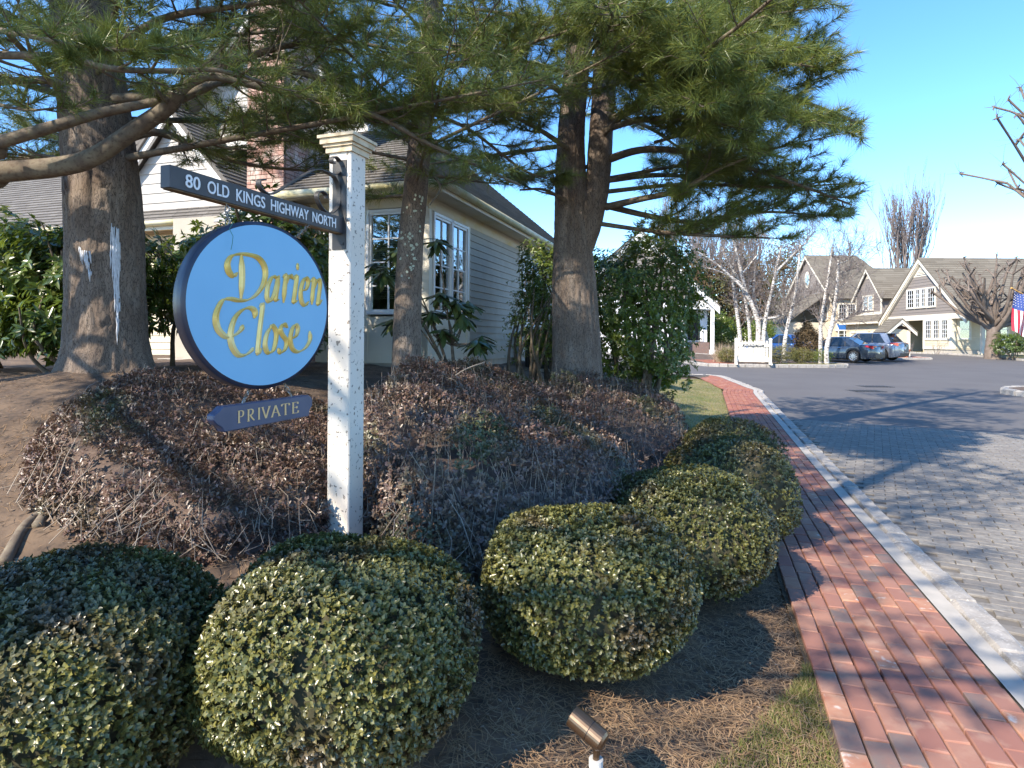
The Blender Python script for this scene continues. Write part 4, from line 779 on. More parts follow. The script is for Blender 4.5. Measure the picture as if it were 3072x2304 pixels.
for a0 in (.6, 1.55): window(Sc, a0, a0 + .75, 3.9, 5.5, hc, 3, 4, -.06, .1, blind=.02, dark_backing=.02)
def bay(fr, a0, a1, z0, z1, parent, d=.6):            # white greenhouse bay
    m = MB()
    for a in ls(a0, a1, 4): m.box(fr, a - .04, a + .04, -d, -d + .08, z0, z1)
    for z in (z0, z1): m.box(fr, a0 - .05, a1 + .05, -d - .02, 0, z - .05, z + .05)
    for a in (a0, a1): m.hexa([fr.p(a - .04, -d, z1), fr.p(a + .04, -d, z1), fr.p(a + .04, 0, z1 + .7), fr.p(a - .04, 0, z1 + .7), fr.p(a - .04, -d, z1 + .07), fr.p(a + .04, -d, z1 + .07), fr.p(a + .04, 0, z1 + .78), fr.p(a - .04, 0, z1 + .78)])
    o = m.build('bay_window', MT['trim_white'], parent); MB().box(fr, a0, a1, -d + .03, -d + .035, z0, z1).build('pane', MT['glass_far'], o); MB().quad(fr.p(a0, -d, z1 + .04), fr.p(a1, -d, z1 + .04), fr.p(a1, 0, z1 + .74), fr.p(a0, 0, z1 + .74)).build('sloped_pane', MT['glass_far'], o)
    for k in range(1, 4): MB().box(fr, a0, a1, -d - .005, -d + .03, z0 + (z1 - z0) * k / 4 - .02, z0 + (z1 - z0) * k / 4 + .02).build('muntin', MT['trim_white'], o)
bay(Hh, -15.4, -13.2, 1.5, 3.0, hc); bay(Sc, .3, 2.1, 1.1, 2.8, hc)
# shelter-like further wing left
hd = thing('house', 'cream garage wing far left behind the birch trunks', 'house', (29, 66, .8)); Dg = Fr((29.0, 78, 0), 180)
bx(Dg, 0, 12, 0, 5, .5, 3.6, 'wall', 'siding_cream', hd); boards(Dg, lambda z: (0, 12), .8, 3.5, .15, MT['siding_cream'], hd, joined=True); roof_slab(Dg.p(-.4, -.5, 3.5), Dg.p(12.4, -.5, 3.5), Dg.p(12.4, 4, 6.8), Dg.p(-.4, 4, 6.8), .25, 1.2, MT['roof_far'], hd)
for a in (4.4, 8.0): bx(Dg, a, a + 2.6, -.06, -.02, .6, 2.9, 'garage_door', 'trim', hd); bx(Dg, a - .2, a + 2.8, -.08, -.03, 2.9, 3.1, 'door_casing', 'trim', hd)
# white house at the back left of the court
Wh = Fr((0, 45, 0), 90); hw = thing('house', 'white house with grey shingled gable and dark glass door', 'house', (9, 45, .7)); wp, we, wx = 9.2, 4.1, 9.07
WG = lambda z: (wx - 5.4 * (wp - z) / (wp - we), wx + 5.4 * (wp - z) / (wp - we))
MB().prism([Wh.p(wx - 5.4, .02, we), Wh.p(wx + 5.4, .02, we), Wh.p(wx, .02, wp - .05)], Wh.y * .3).build('gable_wall', MT['siding_grey'], hw); boards(Wh, WG, we + .35, wp - 1.2, .26, MT['siding_grey'], hw, t=.03)
louver(Wh, wx, wp - .35, .95, .85, 'trim_white', hw, -.02); MB().prism([Wh.p(wx - 1.25, -.025, wp - 1.25), Wh.p(wx + 1.25, -.025, wp - 1.25), Wh.p(wx, -.025, wp - .1)], Wh.y * .03).build('vent_panel', MT['trim_white'], hw)
for s_ in (-1, 1): rake(Wh, wx + s_ * 5.65, we - .1, wx, wp + .15, .5, -.35, -.25, MT['trim_white'], hw); roof_slab(Wh.p(wx + s_ * 5.75, -.4, we - .1), Wh.p(wx + s_ * 5.75, 12, we - .1), Wh.p(wx, 12, wp + .25), Wh.p(wx, -.4, wp + .25), .26, 1.2, MT['roof_far'], hw)
bx(Wh, wx - 5.5, wx + 5.55, -.06, .25, we - .25, we + .35, 'band', 'trim_white', hw)
bx(Wh, wx - 5.2, 12.3, .0, .3, .4, we - .2, 'wall', 'siding_white', hw); boards(Wh, lambda z: (wx - 5.2, 12.1), .8, we - .3, .2, MT['siding_white'], hw)
bx(Wh, 12.1, 12.35, -.05, .4, .4, we - .2, 'corner_board', 'trim_white', hw); bx(Wh, 12.3, 14.3, 1.2, 1.4, 1.5, we - .2, 'porch_wall', 'siding_white', hw); bx(Wh, 12.3, 14.3, .6, 1.5, .3, 1.48, 'brick_step', 'brick_dark', hw)
bx(Wh, 14.2, 14.42, -.1, .12, .5, we - .25, 'porch_post', 'trim_white', hw); bx(Wh, 14.14, 14.48, -.16, .18, .5, .95, 'post_base', 'trim_white', hw); bx(Wh, 12.35, 14.4, .0, 1.2, we - .3, we - .26, 'porch_ceiling', 'trim_white', hw)
dr_ = bx(Wh, 12.6, 14.0, 1.14, 1.2, 1.55, 3.65, 'door', 'trim_white', hw); bx(Wh, 12.85, 13.75, 1.11, 1.135, 1.62, 3.55, 'door_glass', 'dark_room', dr_)
for k in range(5): bx(Wh, 12.86, 13.74, 1.09, 1.105, 1.7 + k * .36, 1.72 + k * .36, 'door_bar', 'green_dark', dr_)
put_text('20', MT['green_dark'], 'house_number', hw, Wh.p(14.22, -.105, 2.7), (1, 0, 0), (0, 0, 1), .18, .28)
# ---------------------------------------------------------------- island, kerbs, picket sign, shelter, cars
def flat(name, pts, z, m, kind='structure'):
    o = MB().prism([(x, y, float(G(y)) + z - .4) for x, y in pts], (0, 0, .4)).build(name, m); o['kind'] = kind; return o
isl = [(9.55, 32.2), (9.8, 31.3), (10.6, 30.9), (13, 30.75), (15.4, 30.75), (16.5, 31.1), (17.0, 32.0), (16.6, 34), (14.6, 39), (12.3, 44.2), (10.2, 44.2), (9.7, 38)]
bed = flat('island_bed', isl, .13, MT['soil'])
def kerb_run(pts, name, hgt=.16, wd=.16, lo_=.3, hi_=.5, closed=False):
    k = setm(name, (*pts[0], float(G(pts[0][1])))); pts = [np.array(p, float) for p in pts] + ([np.array(pts[0], float)] if closed else [])
    for a, b in zip(pts[:-1], pts[1:]):
        L = np.linalg.norm(b - a); t = (b - a) / L; s = 0
        while s < L - .05:
            l = min(rng.uniform(lo_, hi_), L - s); q = a + t * (s + l / 2); link('kerb_stone', ks2[rng.integers(4)], k, (q[0], q[1], float(G(q[1])) - .02), (0, 0, math.atan2(t[1], t[0])), (max(l - .02, .05), 1, hgt / .16)); s += l
    return k
ks2 = [bev_mesh('kerb_stone', 1, .17, .18, .03, MT['granite'], .012, rng) for _ in range(4)]
kerb_run(isl, 'island_kerb', closed=True)
pz = float(G(31)) + .136
bp = strip_ = MB().add([(9.75, 31.6, float(G(31.6)) + .136), (10.9, 31.2, float(G(31.2)) + .136), (11.5, 36, float(G(36)) + .136), (10.2, 36, float(G(36)) + .136)], [(0, 1, 2, 3)]).build('brick_path', MT['sand']); bp['kind'] = 'structure'; mb = MB()
for r in range(26):
    for c in range(6):
        y = 31.5 + r * .17; x = 9.95 + (y - 31.5) * .07 + c * .21 + (r % 2) * .1; z = float(G(y)) + .137; f0 = Fr((x, y, z), 90); mb.box(f0, 0, .195, 0, .155, 0, .02)
mb.build('small_bricks', MT['brick_far'], bp, kind='stuff')
# picket sign
defm('fence_paint', (.70, .66, .58), (.64, .60, .52), scale=6, rough=.6)
pL, pR = px(736.0, 362, 31.0), px(770.3, 363, 30.6); pf = Fr((pL[0], pL[1], 0), 90); pf.x = unit(np.array([pR[0] - pL[0], pR[1] - pL[1], 0])); pf.y = np.array([-pf.x[1], pf.x[0], 0]); PW = np.hypot(*(pR - pL)[:2]); z0 = float(G(31)) + .13
pk = thing('picket_sign', 'white picket fence panel sign on splayed feet', 'fence sign', pf.p(PW / 2, 0, z0))
for a in (0, PW):
    bx(pf, a - .065, a + .065, -.065, .065, z0, z0 + 1.22, 'post', 'fence_paint', pk); c_ = MB().box(pf, a - .085, a + .085, -.085, .085, z0 + 1.22, z0 + 1.25); c_.add([pf.p(a - .08, -.08, z0 + 1.25), pf.p(a + .08, -.08, z0 + 1.25), pf.p(a + .08, .08, z0 + 1.25), pf.p(a - .08, .08, z0 + 1.25), pf.p(a, 0, z0 + 1.31)], [(0, 1, 4), (1, 2, 4), (2, 3, 4), (3, 0, 4)]); c_.build('post_cap', MT['fence_paint'], pk)
    for s_ in (-1, 1): MB().prism([pf.p(a - .03, s_ * .065, z0), pf.p(a - .03, s_ * .52, z0), pf.p(a - .03, s_ * .50, z0 + .07), pf.p(a - .03, s_ * .30, z0 + .13), pf.p(a - .03, s_ * .12, z0 + .46), pf.p(a - .03, s_ * .065, z0 + .48)], pf.x * .06).build('foot', MT['fence_paint'], pk)
bx(pf, .065, PW - .065, -.025, .02, z0 + .14, z0 + .34, 'rail', 'fence_paint', pk); bx(pf, .065, PW - .065, -.03, .02, z0 + .88, z0 + .98, 'rail', 'fence_paint', pk)
for k in range(10):
    c_ = .16 + k * (PW - .32) / 9; w_ = .052; MB().prism([pf.p(c_ - w_, .0205, z0 + .3), pf.p(c_ + w_, .0205, z0 + .3), pf.p(c_ + w_, .0205, z0 + 1.06), pf.p(c_ + .03, .0205, z0 + 1.15), pf.p(c_, .0205, z0 + 1.18), pf.p(c_ - .03, .0205, z0 + 1.15), pf.p(c_ - w_, .0205, z0 + 1.06)], pf.y * .02).build('picket', MT['fence_paint'], pk)
pt = bx(pf, .30, PW - .30, -.04, -.031, z0 + .885, z0 + .985, 'name_plate', 'green_dark', pk); put_text('PRIVATE DRIVE - 10MPH', MT['white_paint'], 'lettering', pt, pf.p(.37, -.0415, z0 + .91), pf.x, pf.z, PW - .74, .05, .01)
# mail shelter with pot
Sh = Fr((24.55, 40.9, 0), 90); zs = float(G(41)) + .12; so = thing('shelter', 'small cream gabled shelter with a shingled roof behind the cars', 'shelter', Sh.p(.65, .4, zs))
fl_ = [(22.6, 40.0), (26.6, 40.0), (26.9, 40.5), (26.6, 42.6), (22.6, 42.6)]; sb = flat('shelter_base', fl_, .115, MT['brick_far']); kerb_run(fl_[:4], 'shelter_kerb', .13)
for a in (0, 1.15):
    for b_ in (0, .9): bx(Sh, a, a + .16, b_, b_ + .16, zs, zs + 1.75, 'post', 'trim', so)
boards(Sh, lambda z: (.16, 1.15), zs, zs + 1.75, .13, MT['siding_cream'], so, b=.1)
bx(Sh, .16, 1.15, .1, .16, zs, zs + 1.8, 'front_panel', 'siding_cream', so); bx(Sh, .03, .09, .16, .9, zs, zs + 1.2, 'side_panel', 'siding_cream', so)
for s_ in (-1, 1):
    rake(Sh, .655 + s_ * .98, zs + 1.62, .655, zs + 2.46, .26, -.2, -.13, MT['trim'], so); roof_slab(Sh.p(.655 + s_ * 1.02, -.22, zs + 1.6), Sh.p(.655 + s_ * 1.02, 1.3, zs + 1.6), Sh.p(.655, 1.3, zs + 2.5), Sh.p(.655, -.22, zs + 2.5), .18, .6, MT['roof_far'], so)
    MB().prism([Sh.p(.655 + s_ * .02, -.1, zs + 2.3), Sh.p(.655 + s_ * .85, -.1, zs + 1.65), Sh.p(.655 + s_ * .58, -.1, zs + 1.65), Sh.p(.655 + s_ * .4, -.1, zs + 1.9), Sh.p(.655 + s_ * .02, -.1, zs + 2.05)], Sh.y * .06).build('arch_board', MT['trim'], so)
defm('terracotta', (.42, .13, .05), (.36, .11, .04), scale=6, rough=.8)
po = px(905, 357, 40.3); zp0 = float(G(40.3)) + .12; pot = thing('flower_pot', 'terracotta flower pot at the foot of the shelter', 'pot', (po[0], po[1], zp0)); c_ = np.array([po[0], po[1], zp0])
MB().tube([c_, c_ + [0, 0, .40]], [.19, .27], 24).build('bowl', MT['terracotta'], pot); MB().tube([c_ + [0, 0, .40], c_ + [0, 0, .52]], [.31, .31], 24).build('rim', MT['terracotta'], pot)
# lawn and kerb at right, court kerb at left
rk = [tuple(gp(909, 353.4)[:2]), tuple(gp(940, 354.3)[:2]), tuple(gp(964, 355.6)[:2]), tuple(gp(995, 358.3)[:2]), tuple(gp(1024, 361)[:2]), (36, 36)]
lawn2 = flat('house_lawn', rk + [(70, 36), (70, 60), (31, 60)], .10, MT['grass_ground']); kerb_run(rk, 'lawn_kerb', .13)
lk = [(-8, 43.9), (9.6, 43.9)]; flat('house_bed', [(-8, 44), (12.3, 44), (12.4, 60), (-8, 60)], .10, MT['soil']); kerb_run(lk, 'court_kerb', .13)
flat('court_bed', [(27, 58), (33, 58), (33, 90), (10, 90), (12.5, 60)], .06, MT['soil'])
rb = [(15.4 + 1.75 * math.cos(t), 17.0 + 1.6 * math.sin(t)) for t in np.arange(14) * 2 * math.pi / 14]; flat('tree_bed', rb, .13, MT['soil']); kerb_run(rb, 'tree_bed_kerb', .16, closed=True)
for (u, v), lab in (((875, 386.5), 'farther dark iron drain grate set in the asphalt'), ((866, 391), 'nearer rusty drain grate set in the asphalt')):
    q = gp(u, v); f0 = Fr((q[0], q[1], q[2]), 90); dg = thing('drain_grate', lab, 'grate', q, 'drain grates in the drive'); MB().box(f0, -.45, .45, -.3, .3, -.02, .003).build('pit', MT['green_dark'], dg)
    for k in range(9): MB().box(f0, -.45 + k * .105, -.40 + k * .105, -.3, .3, .004, .010).build('bar', MT['iron'], dg)
q = gp(662, 366.6); f0 = Fr((q[0], q[1], q[2]), 90); ln = MB().box(f0, -1.0, .95, -.06, .06, -.01, .005).build('road_marking', MT['white_paint']); ln['kind'] = 'structure'
# cars
defm('tyre', (.02, .02, .02), rough=.8); defm('alloy', (.6, .6, .6), metal=.8, rough=.3); defm('chrome', (.8, .8, .8), metal=1, rough=.1); defm('tail', (.45, .01, .02), rough=.15, coat=1); defm('carglass', (.015, .02, .025), rough=.03, spec=.8); defm('black_trim', (.02, .02, .022), rough=.4); defm('plate', (.55, .6, .65), rough=.4); defm('headlamp', (.7, .7, .72), rough=.1)
def paint(n, c): MT[n] = mat(n, c, rough=.22, metal=.45, coat=1.0)
paint('paint_slate', (.045, .062, .085)); paint('paint_silver', (.20, .225, .27)); paint('paint_blue', (.03, .10, .30))
def car(label, ctr, hd, L, Wd, Hc, pm, suv=False):
    x_, y_ = ctr; gz_ = float(G(y_)) + .005; t = thing('parked_car', label, 'car', (x_, y_, gz_), 'cars parked in the court'); h = unit(np.array([hd[0], hd[1], 0])); lf = np.array([-h[1], h[0], 0])
    T = lambda x, y, z: np.array([x_, y_, gz_]) + h * x + lf * y + np.array([0, 0, z]); hl, hw_ = L / 2, Wd / 2; wr = .37 if suv else .335; xr, xf = -hl + (.98 if suv else 1.08), hl - .92; belt = Hc * .655
    def ztop(x):
        if suv: return np.interp(x, [-hl, -hl + .1, -.9, .7, hl - .9, hl - .25, hl], [belt * .93, belt, belt, belt * .99, belt * .97, belt * .86, belt * .66])
        return np.interp(x, [-hl, -hl + .12, -hl + .7, -.9, .7, hl - .9, hl - .2, hl], [belt * .88, belt * 1.03, belt * 1.05, belt * .98, belt * .97, belt * .93, belt * .78, belt * .6])
    def zlow(x):
        z = .2 if abs(x) < hl - .35 else .2 + .12 * (abs(x) - hl + .35) / .35
        for xa in (xr, xf):
            d = abs(x - xa)
            if d < wr + .07: z = max(z, wr + math.sqrt((wr + .07) ** 2 - d * d))
        return z
    xs = sorted(set(list(ls(-hl, hl, 46)) + [xa + k * (wr + .07) for xa in (xr, xf) for k in (-1, -.92, -.7, -.35, 0, .35, .7, .92, 1)])); V = []; m = 13
    for x in xs:
        e = hl - abs(x); wx_ = hw_ * (1 - .28 * max(0, 1 - e / .5) ** 2.2); zt, zl = float(ztop(x)), zlow(x); zm = zl + (zt - zl) * .5
        half = [(wx_ * .97, zl), (wx_ * 1.0, zl + (zt - zl) * .22), (wx_ * 1.0, zm), (wx_ * .985, zt - (zt - zl) * .2), (wx_ * .94, zt - .035), (wx_ * .82, zt), (0, zt + .035)]
        V += [T(x, a, z) for a, z in half] + [T(x, -a, z) for a, z in half[-2::-1]]
    n = len(xs); fs = [(i * m + k, i * m + k + 1, (i + 1) * m + k + 1, (i + 1) * m + k) for i in range(n - 1) for k in range(m - 1)] + [tuple(range(m)), tuple(range((n - 1) * m, n * m))]
    MB().add(V, fs).build('body', MT[pm], t, True)
    MB().add([T(a, b, c) for a in (-hl + .25, hl - .25) for b in (-hw_ * .86, hw_ * .86) for c in (.22, belt * .8)], [(0, 1, 3, 2), (4, 5, 7, 6), (0, 1, 5, 4), (2, 3, 7, 6), (1, 3, 7, 5), (0, 2, 6, 4)]).build('underbody', MT['black_trim'], t)
    # cabin
    if suv: bx_, tx, fx, rx_ = -hl + .28, -hl + .72, 1.02, .25
    else: bx_, tx, fx, rx_ = -hl + .72, -.95, 1.08, .2
    wb, wt = hw_ * .90, hw_ * .68; zb_c = belt - .02
    def side(x, f):                                    # f: 0 belt, 1 roof
        return wb + (wt - wb) * f
    bot = [(bx_, wb * .9), (bx_ + .35, wb), (fx - .5, wb), (fx, wb * .86)]; top = [(tx, wt * .92), (tx + .35, wt), (rx_ - .3, wt), (rx_, wt * .92)]
    ring_b = [T(x, y, zb_c) for x, y in bot] + [T(x, -y, zb_c) for x, y in bot[::-1]]; ring_t = [T(x, y, Hc - .075 + (.02 if 0 < i < 3 else 0)) for i, (x, y) in enumerate(top)] + [T(x, -y, Hc - .075 + (.02 if 0 < i < 3 else 0)) for i, (x, y) in list(enumerate(top))[::-1]]
    MB().add(ring_b + ring_t, [(i, (i + 1) % 8, 8 + (i + 1) % 8, 8 + i) for i in range(8)]).build('window', MT['carglass'], t)
    rf = []
    for f, dz in ((1.0, 0), (.96, .035), (.8, .065), (.45, .085)):
        cx_ = (tx + rx_) / 2; rf.append([np.array([0, 0, 0]) + T(cx_ + (x - cx_) * (f ** .5), y * f, Hc - .085 + dz) for x, y in top] + [T(cx_ + (x - cx_) * (f ** .5), -y * f, Hc - .085 + dz) for x, y in top[::-1]])
    MB().add(sum(rf, []), [(k * 8 + i, k * 8 + (i + 1) % 8, k * 8 + 8 + (i + 1) % 8, k * 8 + 8 + i) for k in range(3) for i in range(8)] + [tuple(range(24, 32))]).build('roof', MT[pm], t, True)
    def pil(x0, x1, w0, w1, s_, m_, nm='pillar', off=.012):
        f = lambda x, z: (wb + (wt - wb) * (z - zb_c) / (Hc - .075 - zb_c)) + off
        MB().add([T(x0 - w0, s_ * f(0, zb_c), zb_c - .02), T(x0 + w0, s_ * f(0, zb_c), zb_c - .02), T(x1 + w1, s_ * f(0, Hc - .06), Hc - .05), T(x1 - w1, s_ * f(0, Hc - .06), Hc - .05)], [(0, 1, 2, 3)]).build(nm, MT[m_], t)
    for s_ in (-1, 1):
        pil(.02, -.05, .05, .05, s_, 'black_trim'); pil(bx_ + .28 if not suv else bx_ + .3, tx + .22, .26 if not suv else .16, .2, s_, pm); pil(fx - .3, rx_ - .14, .07, .06, s_, pm); pil(-.86, -.80, .03, .03, s_, 'black_trim')
        y0 = s_ * (hw_ * .99); zh = belt * .86
        for xh in (-.55, .42): MB().tube([T(xh - .1, y0, zh), T(xh - .05, y0 + s_ * .03, zh + .005), T(xh + .07, y0 + s_ * .03, zh + .005), T(xh + .11, y0, zh)], .016, 6).build('door_handle', MT['chrome'], t)
        for xd in (-.92 if not suv else -.85, .02, .98): MB().add([T(xd - .004, s_ * (hw_ + .003), .32), T(xd + .004, s_ * (hw_ + .003), .32), T(xd + .004, s_ * (hw_ * .985 + .006), belt * .85), T(xd - .004, s_ * (hw_ * .985 + .006), belt * .85)], [(0, 1, 2, 3)]).build('door_gap', MT['black_trim'], t)
        mc = T(.82, s_ * (hw_ + .09), belt + .06); MB().tube([mc + h * .09, mc + h * .05, mc - h * .05, mc - h * .08], [.03, .085, .09, .07], 10).build('mirror', MT[pm], t, True)
        zt_ = belt * .9; xo = -hl + .02
        MB().hexa([T(xo + .42, s_ * (hw_ * .99 + .006), zt_ + .02), T(xo + .05, s_ * hw_ * .86, zt_ - .10), T(xo - .02, s_ * hw_ * .52, zt_ - .08), T(xo + .3, s_ * hw_ * .6, zt_ - .04), T(xo + .46, s_ * (hw_ * .96 + .006), zt_ + .09), T(xo + .05, s_ * hw_ * .86, zt_ + .08), T(xo - .015, s_ * hw_ * .52, zt_ + .07), T(xo + .3, s_ * hw_ * .6, zt_ + .1)]).build('taillight', MT['tail'], t)
        MB().hexa([T(hl - .5, s_ * (hw_ * .94), belt * .72), T(hl - .06, s_ * hw_ * .74, belt * .66), T(hl - .02, s_ * hw_ * .5, belt * .64), T(hl - .4, s_ * hw_ * .5, belt * .68), T(hl - .5, s_ * (hw_ * .94), belt * .84), T(hl - .1, s_ * hw_ * .74, belt * .76), T(hl - .05, s_ * hw_ * .5, belt * .74), T(hl - .4, s_ * hw_ * .5, belt * .82)]).build('headlight', MT['headlamp'], t)
        for xa in (xr, xf):
            c = T(xa, s_ * (hw_ - .12), wr); wv = lf * s_
            a_ = np.arange(33) * 2 * math.pi / 32; prof = [(wr * .66, .115), (wr * .9, .115), (wr, .07), (wr, -.1)]; V = [c + h * r * math.cos(q) + np.array([0, 0, r * math.sin(q)]) + wv * d for r, d in prof for q in a_[:-1]]
            wo = MB().add(V, [(k * 32 + i, k * 32 + (i + 1) % 32, k * 32 + 32 + (i + 1) % 32, k * 32 + 32 + i) for k in range(3) for i in range(32)]).build('wheel', MT['tyre'], t, True)
            rm = MB(); V = [c + h * r * math.cos(q) + np.array([0, 0, r * math.sin(q)]) + wv * d for r, d in ((wr * .67, .118), (wr * .60, .095)) for q in a_[:-1]]; rm.add(V, [(i, (i + 1) % 32, 32 + (i + 1) % 32, 32 + i) for i in range(32)])
            for k in range(10):
                q = k * 2 * math.pi / 10; e = h * math.cos(q) + np.array([0, 0, math.sin(q)]); f = np.cross(e, wv); rm.hexa([c + e * .04 + f * .028 + wv * .09, c + e * wr * .64 + f * .022 + wv * .09, c + e * wr * .64 - f * .022 + wv * .09, c + e * .04 - f * .028 + wv * .09, c + e * .04 + f * .028 + wv * .112, c + e * wr * .64 + f * .02 + wv * .108, c + e * wr * .64 - f * .02 + wv * .108, c + e * .04 - f * .028 + wv * .112])
            rm.tube([c + wv * .09, c + wv * .12], .06, 12); rm.build('rim', MT['alloy'], wo); MB().tube([c + wv * .03, c + wv * .06], wr * .62, 20).build('brake_disc', MT['black_trim'], wo)
    MB().hexa([T(-hl - .015, -.26, belt * .62), T(-hl - .015, .26, belt * .62), T(-hl + .05, .26, belt * .62), T(-hl + .05, -.26, belt * .62), T(-hl - .01, -.26, belt * .62 + .14), T(-hl - .01, .26, belt * .62 + .14), T(-hl + .05, .26, belt * .62 + .14), T(-hl + .05, -.26, belt * .62 + .14)]).build('licence_plate', MT['plate'], t)
    MB().hexa([T(-hl - .01, -hw_ * .7, .28), T(-hl - .01, hw_ * .7, .28), T(-hl + .2, hw_ * .8, .28), T(-hl + .2, -hw_ * .8, .28), T(-hl - .012, -hw_ * .7, .46), T(-hl - .012, hw_ * .7, .46), T(-hl + .2, hw_ * .8, .46), T(-hl + .2, -hw_ * .8, .46)]).build('bumper', MT['black_trim'], t)
    if suv: MB().hexa([T(tx - .22, -wt, Hc - .05), T(tx - .22, wt, Hc - .05), T(tx + .1, wt, Hc - .05), T(tx + .1, -wt, Hc - .05), T(tx - .2, -wt, Hc - .015), T(tx - .2, wt, Hc - .015), T(tx + .1, wt, Hc - .01), T(tx + .1, -wt, Hc - .01)]).build('spoiler', MT[pm], t)
hdg = (-.625, .78)
car('dark slate blue sedan parked nearest, right of the birches', (19.35, 37.6), hdg, 4.86, 1.83, 1.47, 'paint_slate')
car('silver blue SUV parked just beyond the dark sedan', (21.9, 39.3), hdg, 4.66, 1.87, 1.68, 'paint_silver', True)
car('bright blue car half hidden behind birches and picket sign', (17.3, 41.0), (-.95, .3), 4.4, 1.78, 1.52, 'paint_blue')
# flag on a tilted pole at the right edge
defm('flag_red', (.50, .02, .05), rough=.7, transl=.2); defm('flag_white', (.78, .76, .74), rough=.7, transl=.2); defm('flag_blue', (.03, .07, .28), rough=.7, transl=.2); defm('pole_wood', (.62, .34, .08), rough=.4)
fy = 24.0; fp0 = px(1013.5, 289, fy); fp1 = px(1040, 303, fy + .1); fdir = unit(fp1 - fp0); fl_ = thing('flag', 'striped flag with blue star field hanging at the right edge', 'flag', fp0 + [0, 0, -1.6])
MB().tube([fp0 - fdir * .05, fp0 + fdir * 1.9], .016, 8).tube([fp0 - fdir * .1, fp0 - fdir * .05], [.035, .03], 8).build('pole', MT['pole_wood'], fl_)
def cloth(i, j): a, b = i / 13 * 1.05, j / 16 * 1.55; return fp0 + fdir * (.06 + a) + np.array([-.05 * b + .02 * math.sin(b * 3), .10 * math.sin(a * 9 + b * 2) , -b - .02 * math.sin(a * 9)])
for i in range(13):
    for nm, j0, j1 in ((('star_field', 0, 7), ('stripe', 7, 16)) if i < 7 else (('stripe', 0, 16),)):
        m = MB()
        for j in range(j0, j1): m.prism([cloth(i, j), cloth(i + 1, j), cloth(i + 1, j + 1), cloth(i, j + 1)], (0, .004, 0))
        m.build(nm, MT['flag_blue'] if nm == 'star_field' else MT['flag_red' if i % 2 == 0 else 'flag_white'], fl_)
for i in range(7):
    for j in range(6): c_ = (cloth(i, j) + cloth(i + 1, j + 1)) / 2 + np.array([0, -.006, 0]); MB().add([c_ + np.array([(.03 if k % 2 == 0 else .013) * math.sin(k * math.pi / 5), 0, (.03 if k % 2 == 0 else .013) * math.cos(k * math.pi / 5)]) for k in range(10)], [tuple(range(10))]).build('star', MT['flag_white'], fl_)
lp = fp0 + fdir * 1.85; gl = float(G(lp[1])); lpst = thing('lamp_post', 'cream post carrying the tilted flag pole, beyond the right edge', 'post', (lp[0], lp[1], gl)); MB().box(Fr((lp[0], lp[1], 0), 90), -.07, .07, -.07, .07, gl - .1, lp[2] + .4).build('post', MT['trim'], lpst)
# ---------------------------------------------------------------- pines
def vnoise(x, y, seed=0):
    def h(i, j): n = np.sin(i * 127.1 + j * 311.7 + seed * 74.7) * 43758.5453; return n - np.floor(n)
    i, j = np.floor(x), np.floor(y); fx, fy = x - i, y - j; fx = fx * fx * (3 - 2 * fx); fy = fy * fy * (3 - 2 * fy)
    return (h(i, j) * (1 - fx) + h(i + 1, j) * fx) * (1 - fy) + (h(i, j + 1) * (1 - fx) + h(i + 1, j + 1) * fx) * fy
def trunk(name, pts, rad, parent, k=96, step=.02, amp=.010, flare=.0, mat_='bark', seed=1, zfine=6.2):
    p = smooth_path(pts, 12); z = p[:, 2]; zz = np.concatenate([np.arange(z[0], min(zfine, z[-1]), step), np.arange(min(zfine, z[-1]), z[-1] + .01, .15)])
    c = np.stack([np.interp(zz, z, p[:, 0]), np.interp(zz, z, p[:, 1]), zz], -1); r = np.interp(zz, [q[2] for q in pts], rad)
    th = np.arange(k) * 2 * math.pi / k; T_, Z_ = np.meshgrid(th, zz); r0 = rad[0]
    P_ = k / 7.0; u_ = T_ / (2 * math.pi) * round(2 * math.pi * r0 / .045); m_ = round(2 * math.pi * r0 / .045)
    wob = vnoise(T_ * 3, Z_ * 3, seed) * 1.2
    a = vnoise((u_ * 1.0 + wob) % m_, Z_ * 4.2 + wob * 2, seed); b = vnoise((3 * u_ + wob * 2) % (3 * m_), Z_ * 22, seed + 3)
    ridge = np.clip(1 - np.abs(2 * a - 1) * 3.2, 0, 1) ** .8
    d = amp * (-ridge * 1.0 + .5 * b) + .03 * r0 * np.sin(2 * T_ + Z_ * .8)
    fl = flare * np.exp(-(Z_ - zz[0] - .25) / .16) * (1 + .55 * np.cos(5 * T_ + seed)) if flare else 0
    Rr = r[:, None] + d + fl
    V = np.stack([c[:, 0][:, None] + Rr * np.cos(T_), c[:, 1][:, None] + Rr * np.sin(T_), Z_ + 0 * Rr], -1).reshape(-1, 3); n = len(zz)
    i = np.arange(n - 1)[:, None] * k; j = np.arange(k)[None]; Fq = np.stack([i + j, i + (j + 1) % k, i + k + (j + 1) % k, i + k + j], -1).reshape(-1, 4)
    return np_obj(name, V, Fq, MT[mat_], parent, True), (lambda z_: np.array([np.interp(z_, z, p[:, 0]), np.interp(z_, z, p[:, 1]), z_]))
VMAX = ([-60, 0, 150, 300, 380, 470, 560, 600, 700, 800, 862, 872, 886, 1100], [232, 228, 200, 172, 205, 182, 195, 225, 238, 255, 238, 150, 60, -50])
UMAX = ([-60, 0, 40, 80, 100, 125, 150, 172, 190, 215, 240, 260], [850, 845, 850, 848, 858, 880, 872, 862, 872, 864, 832, 800])
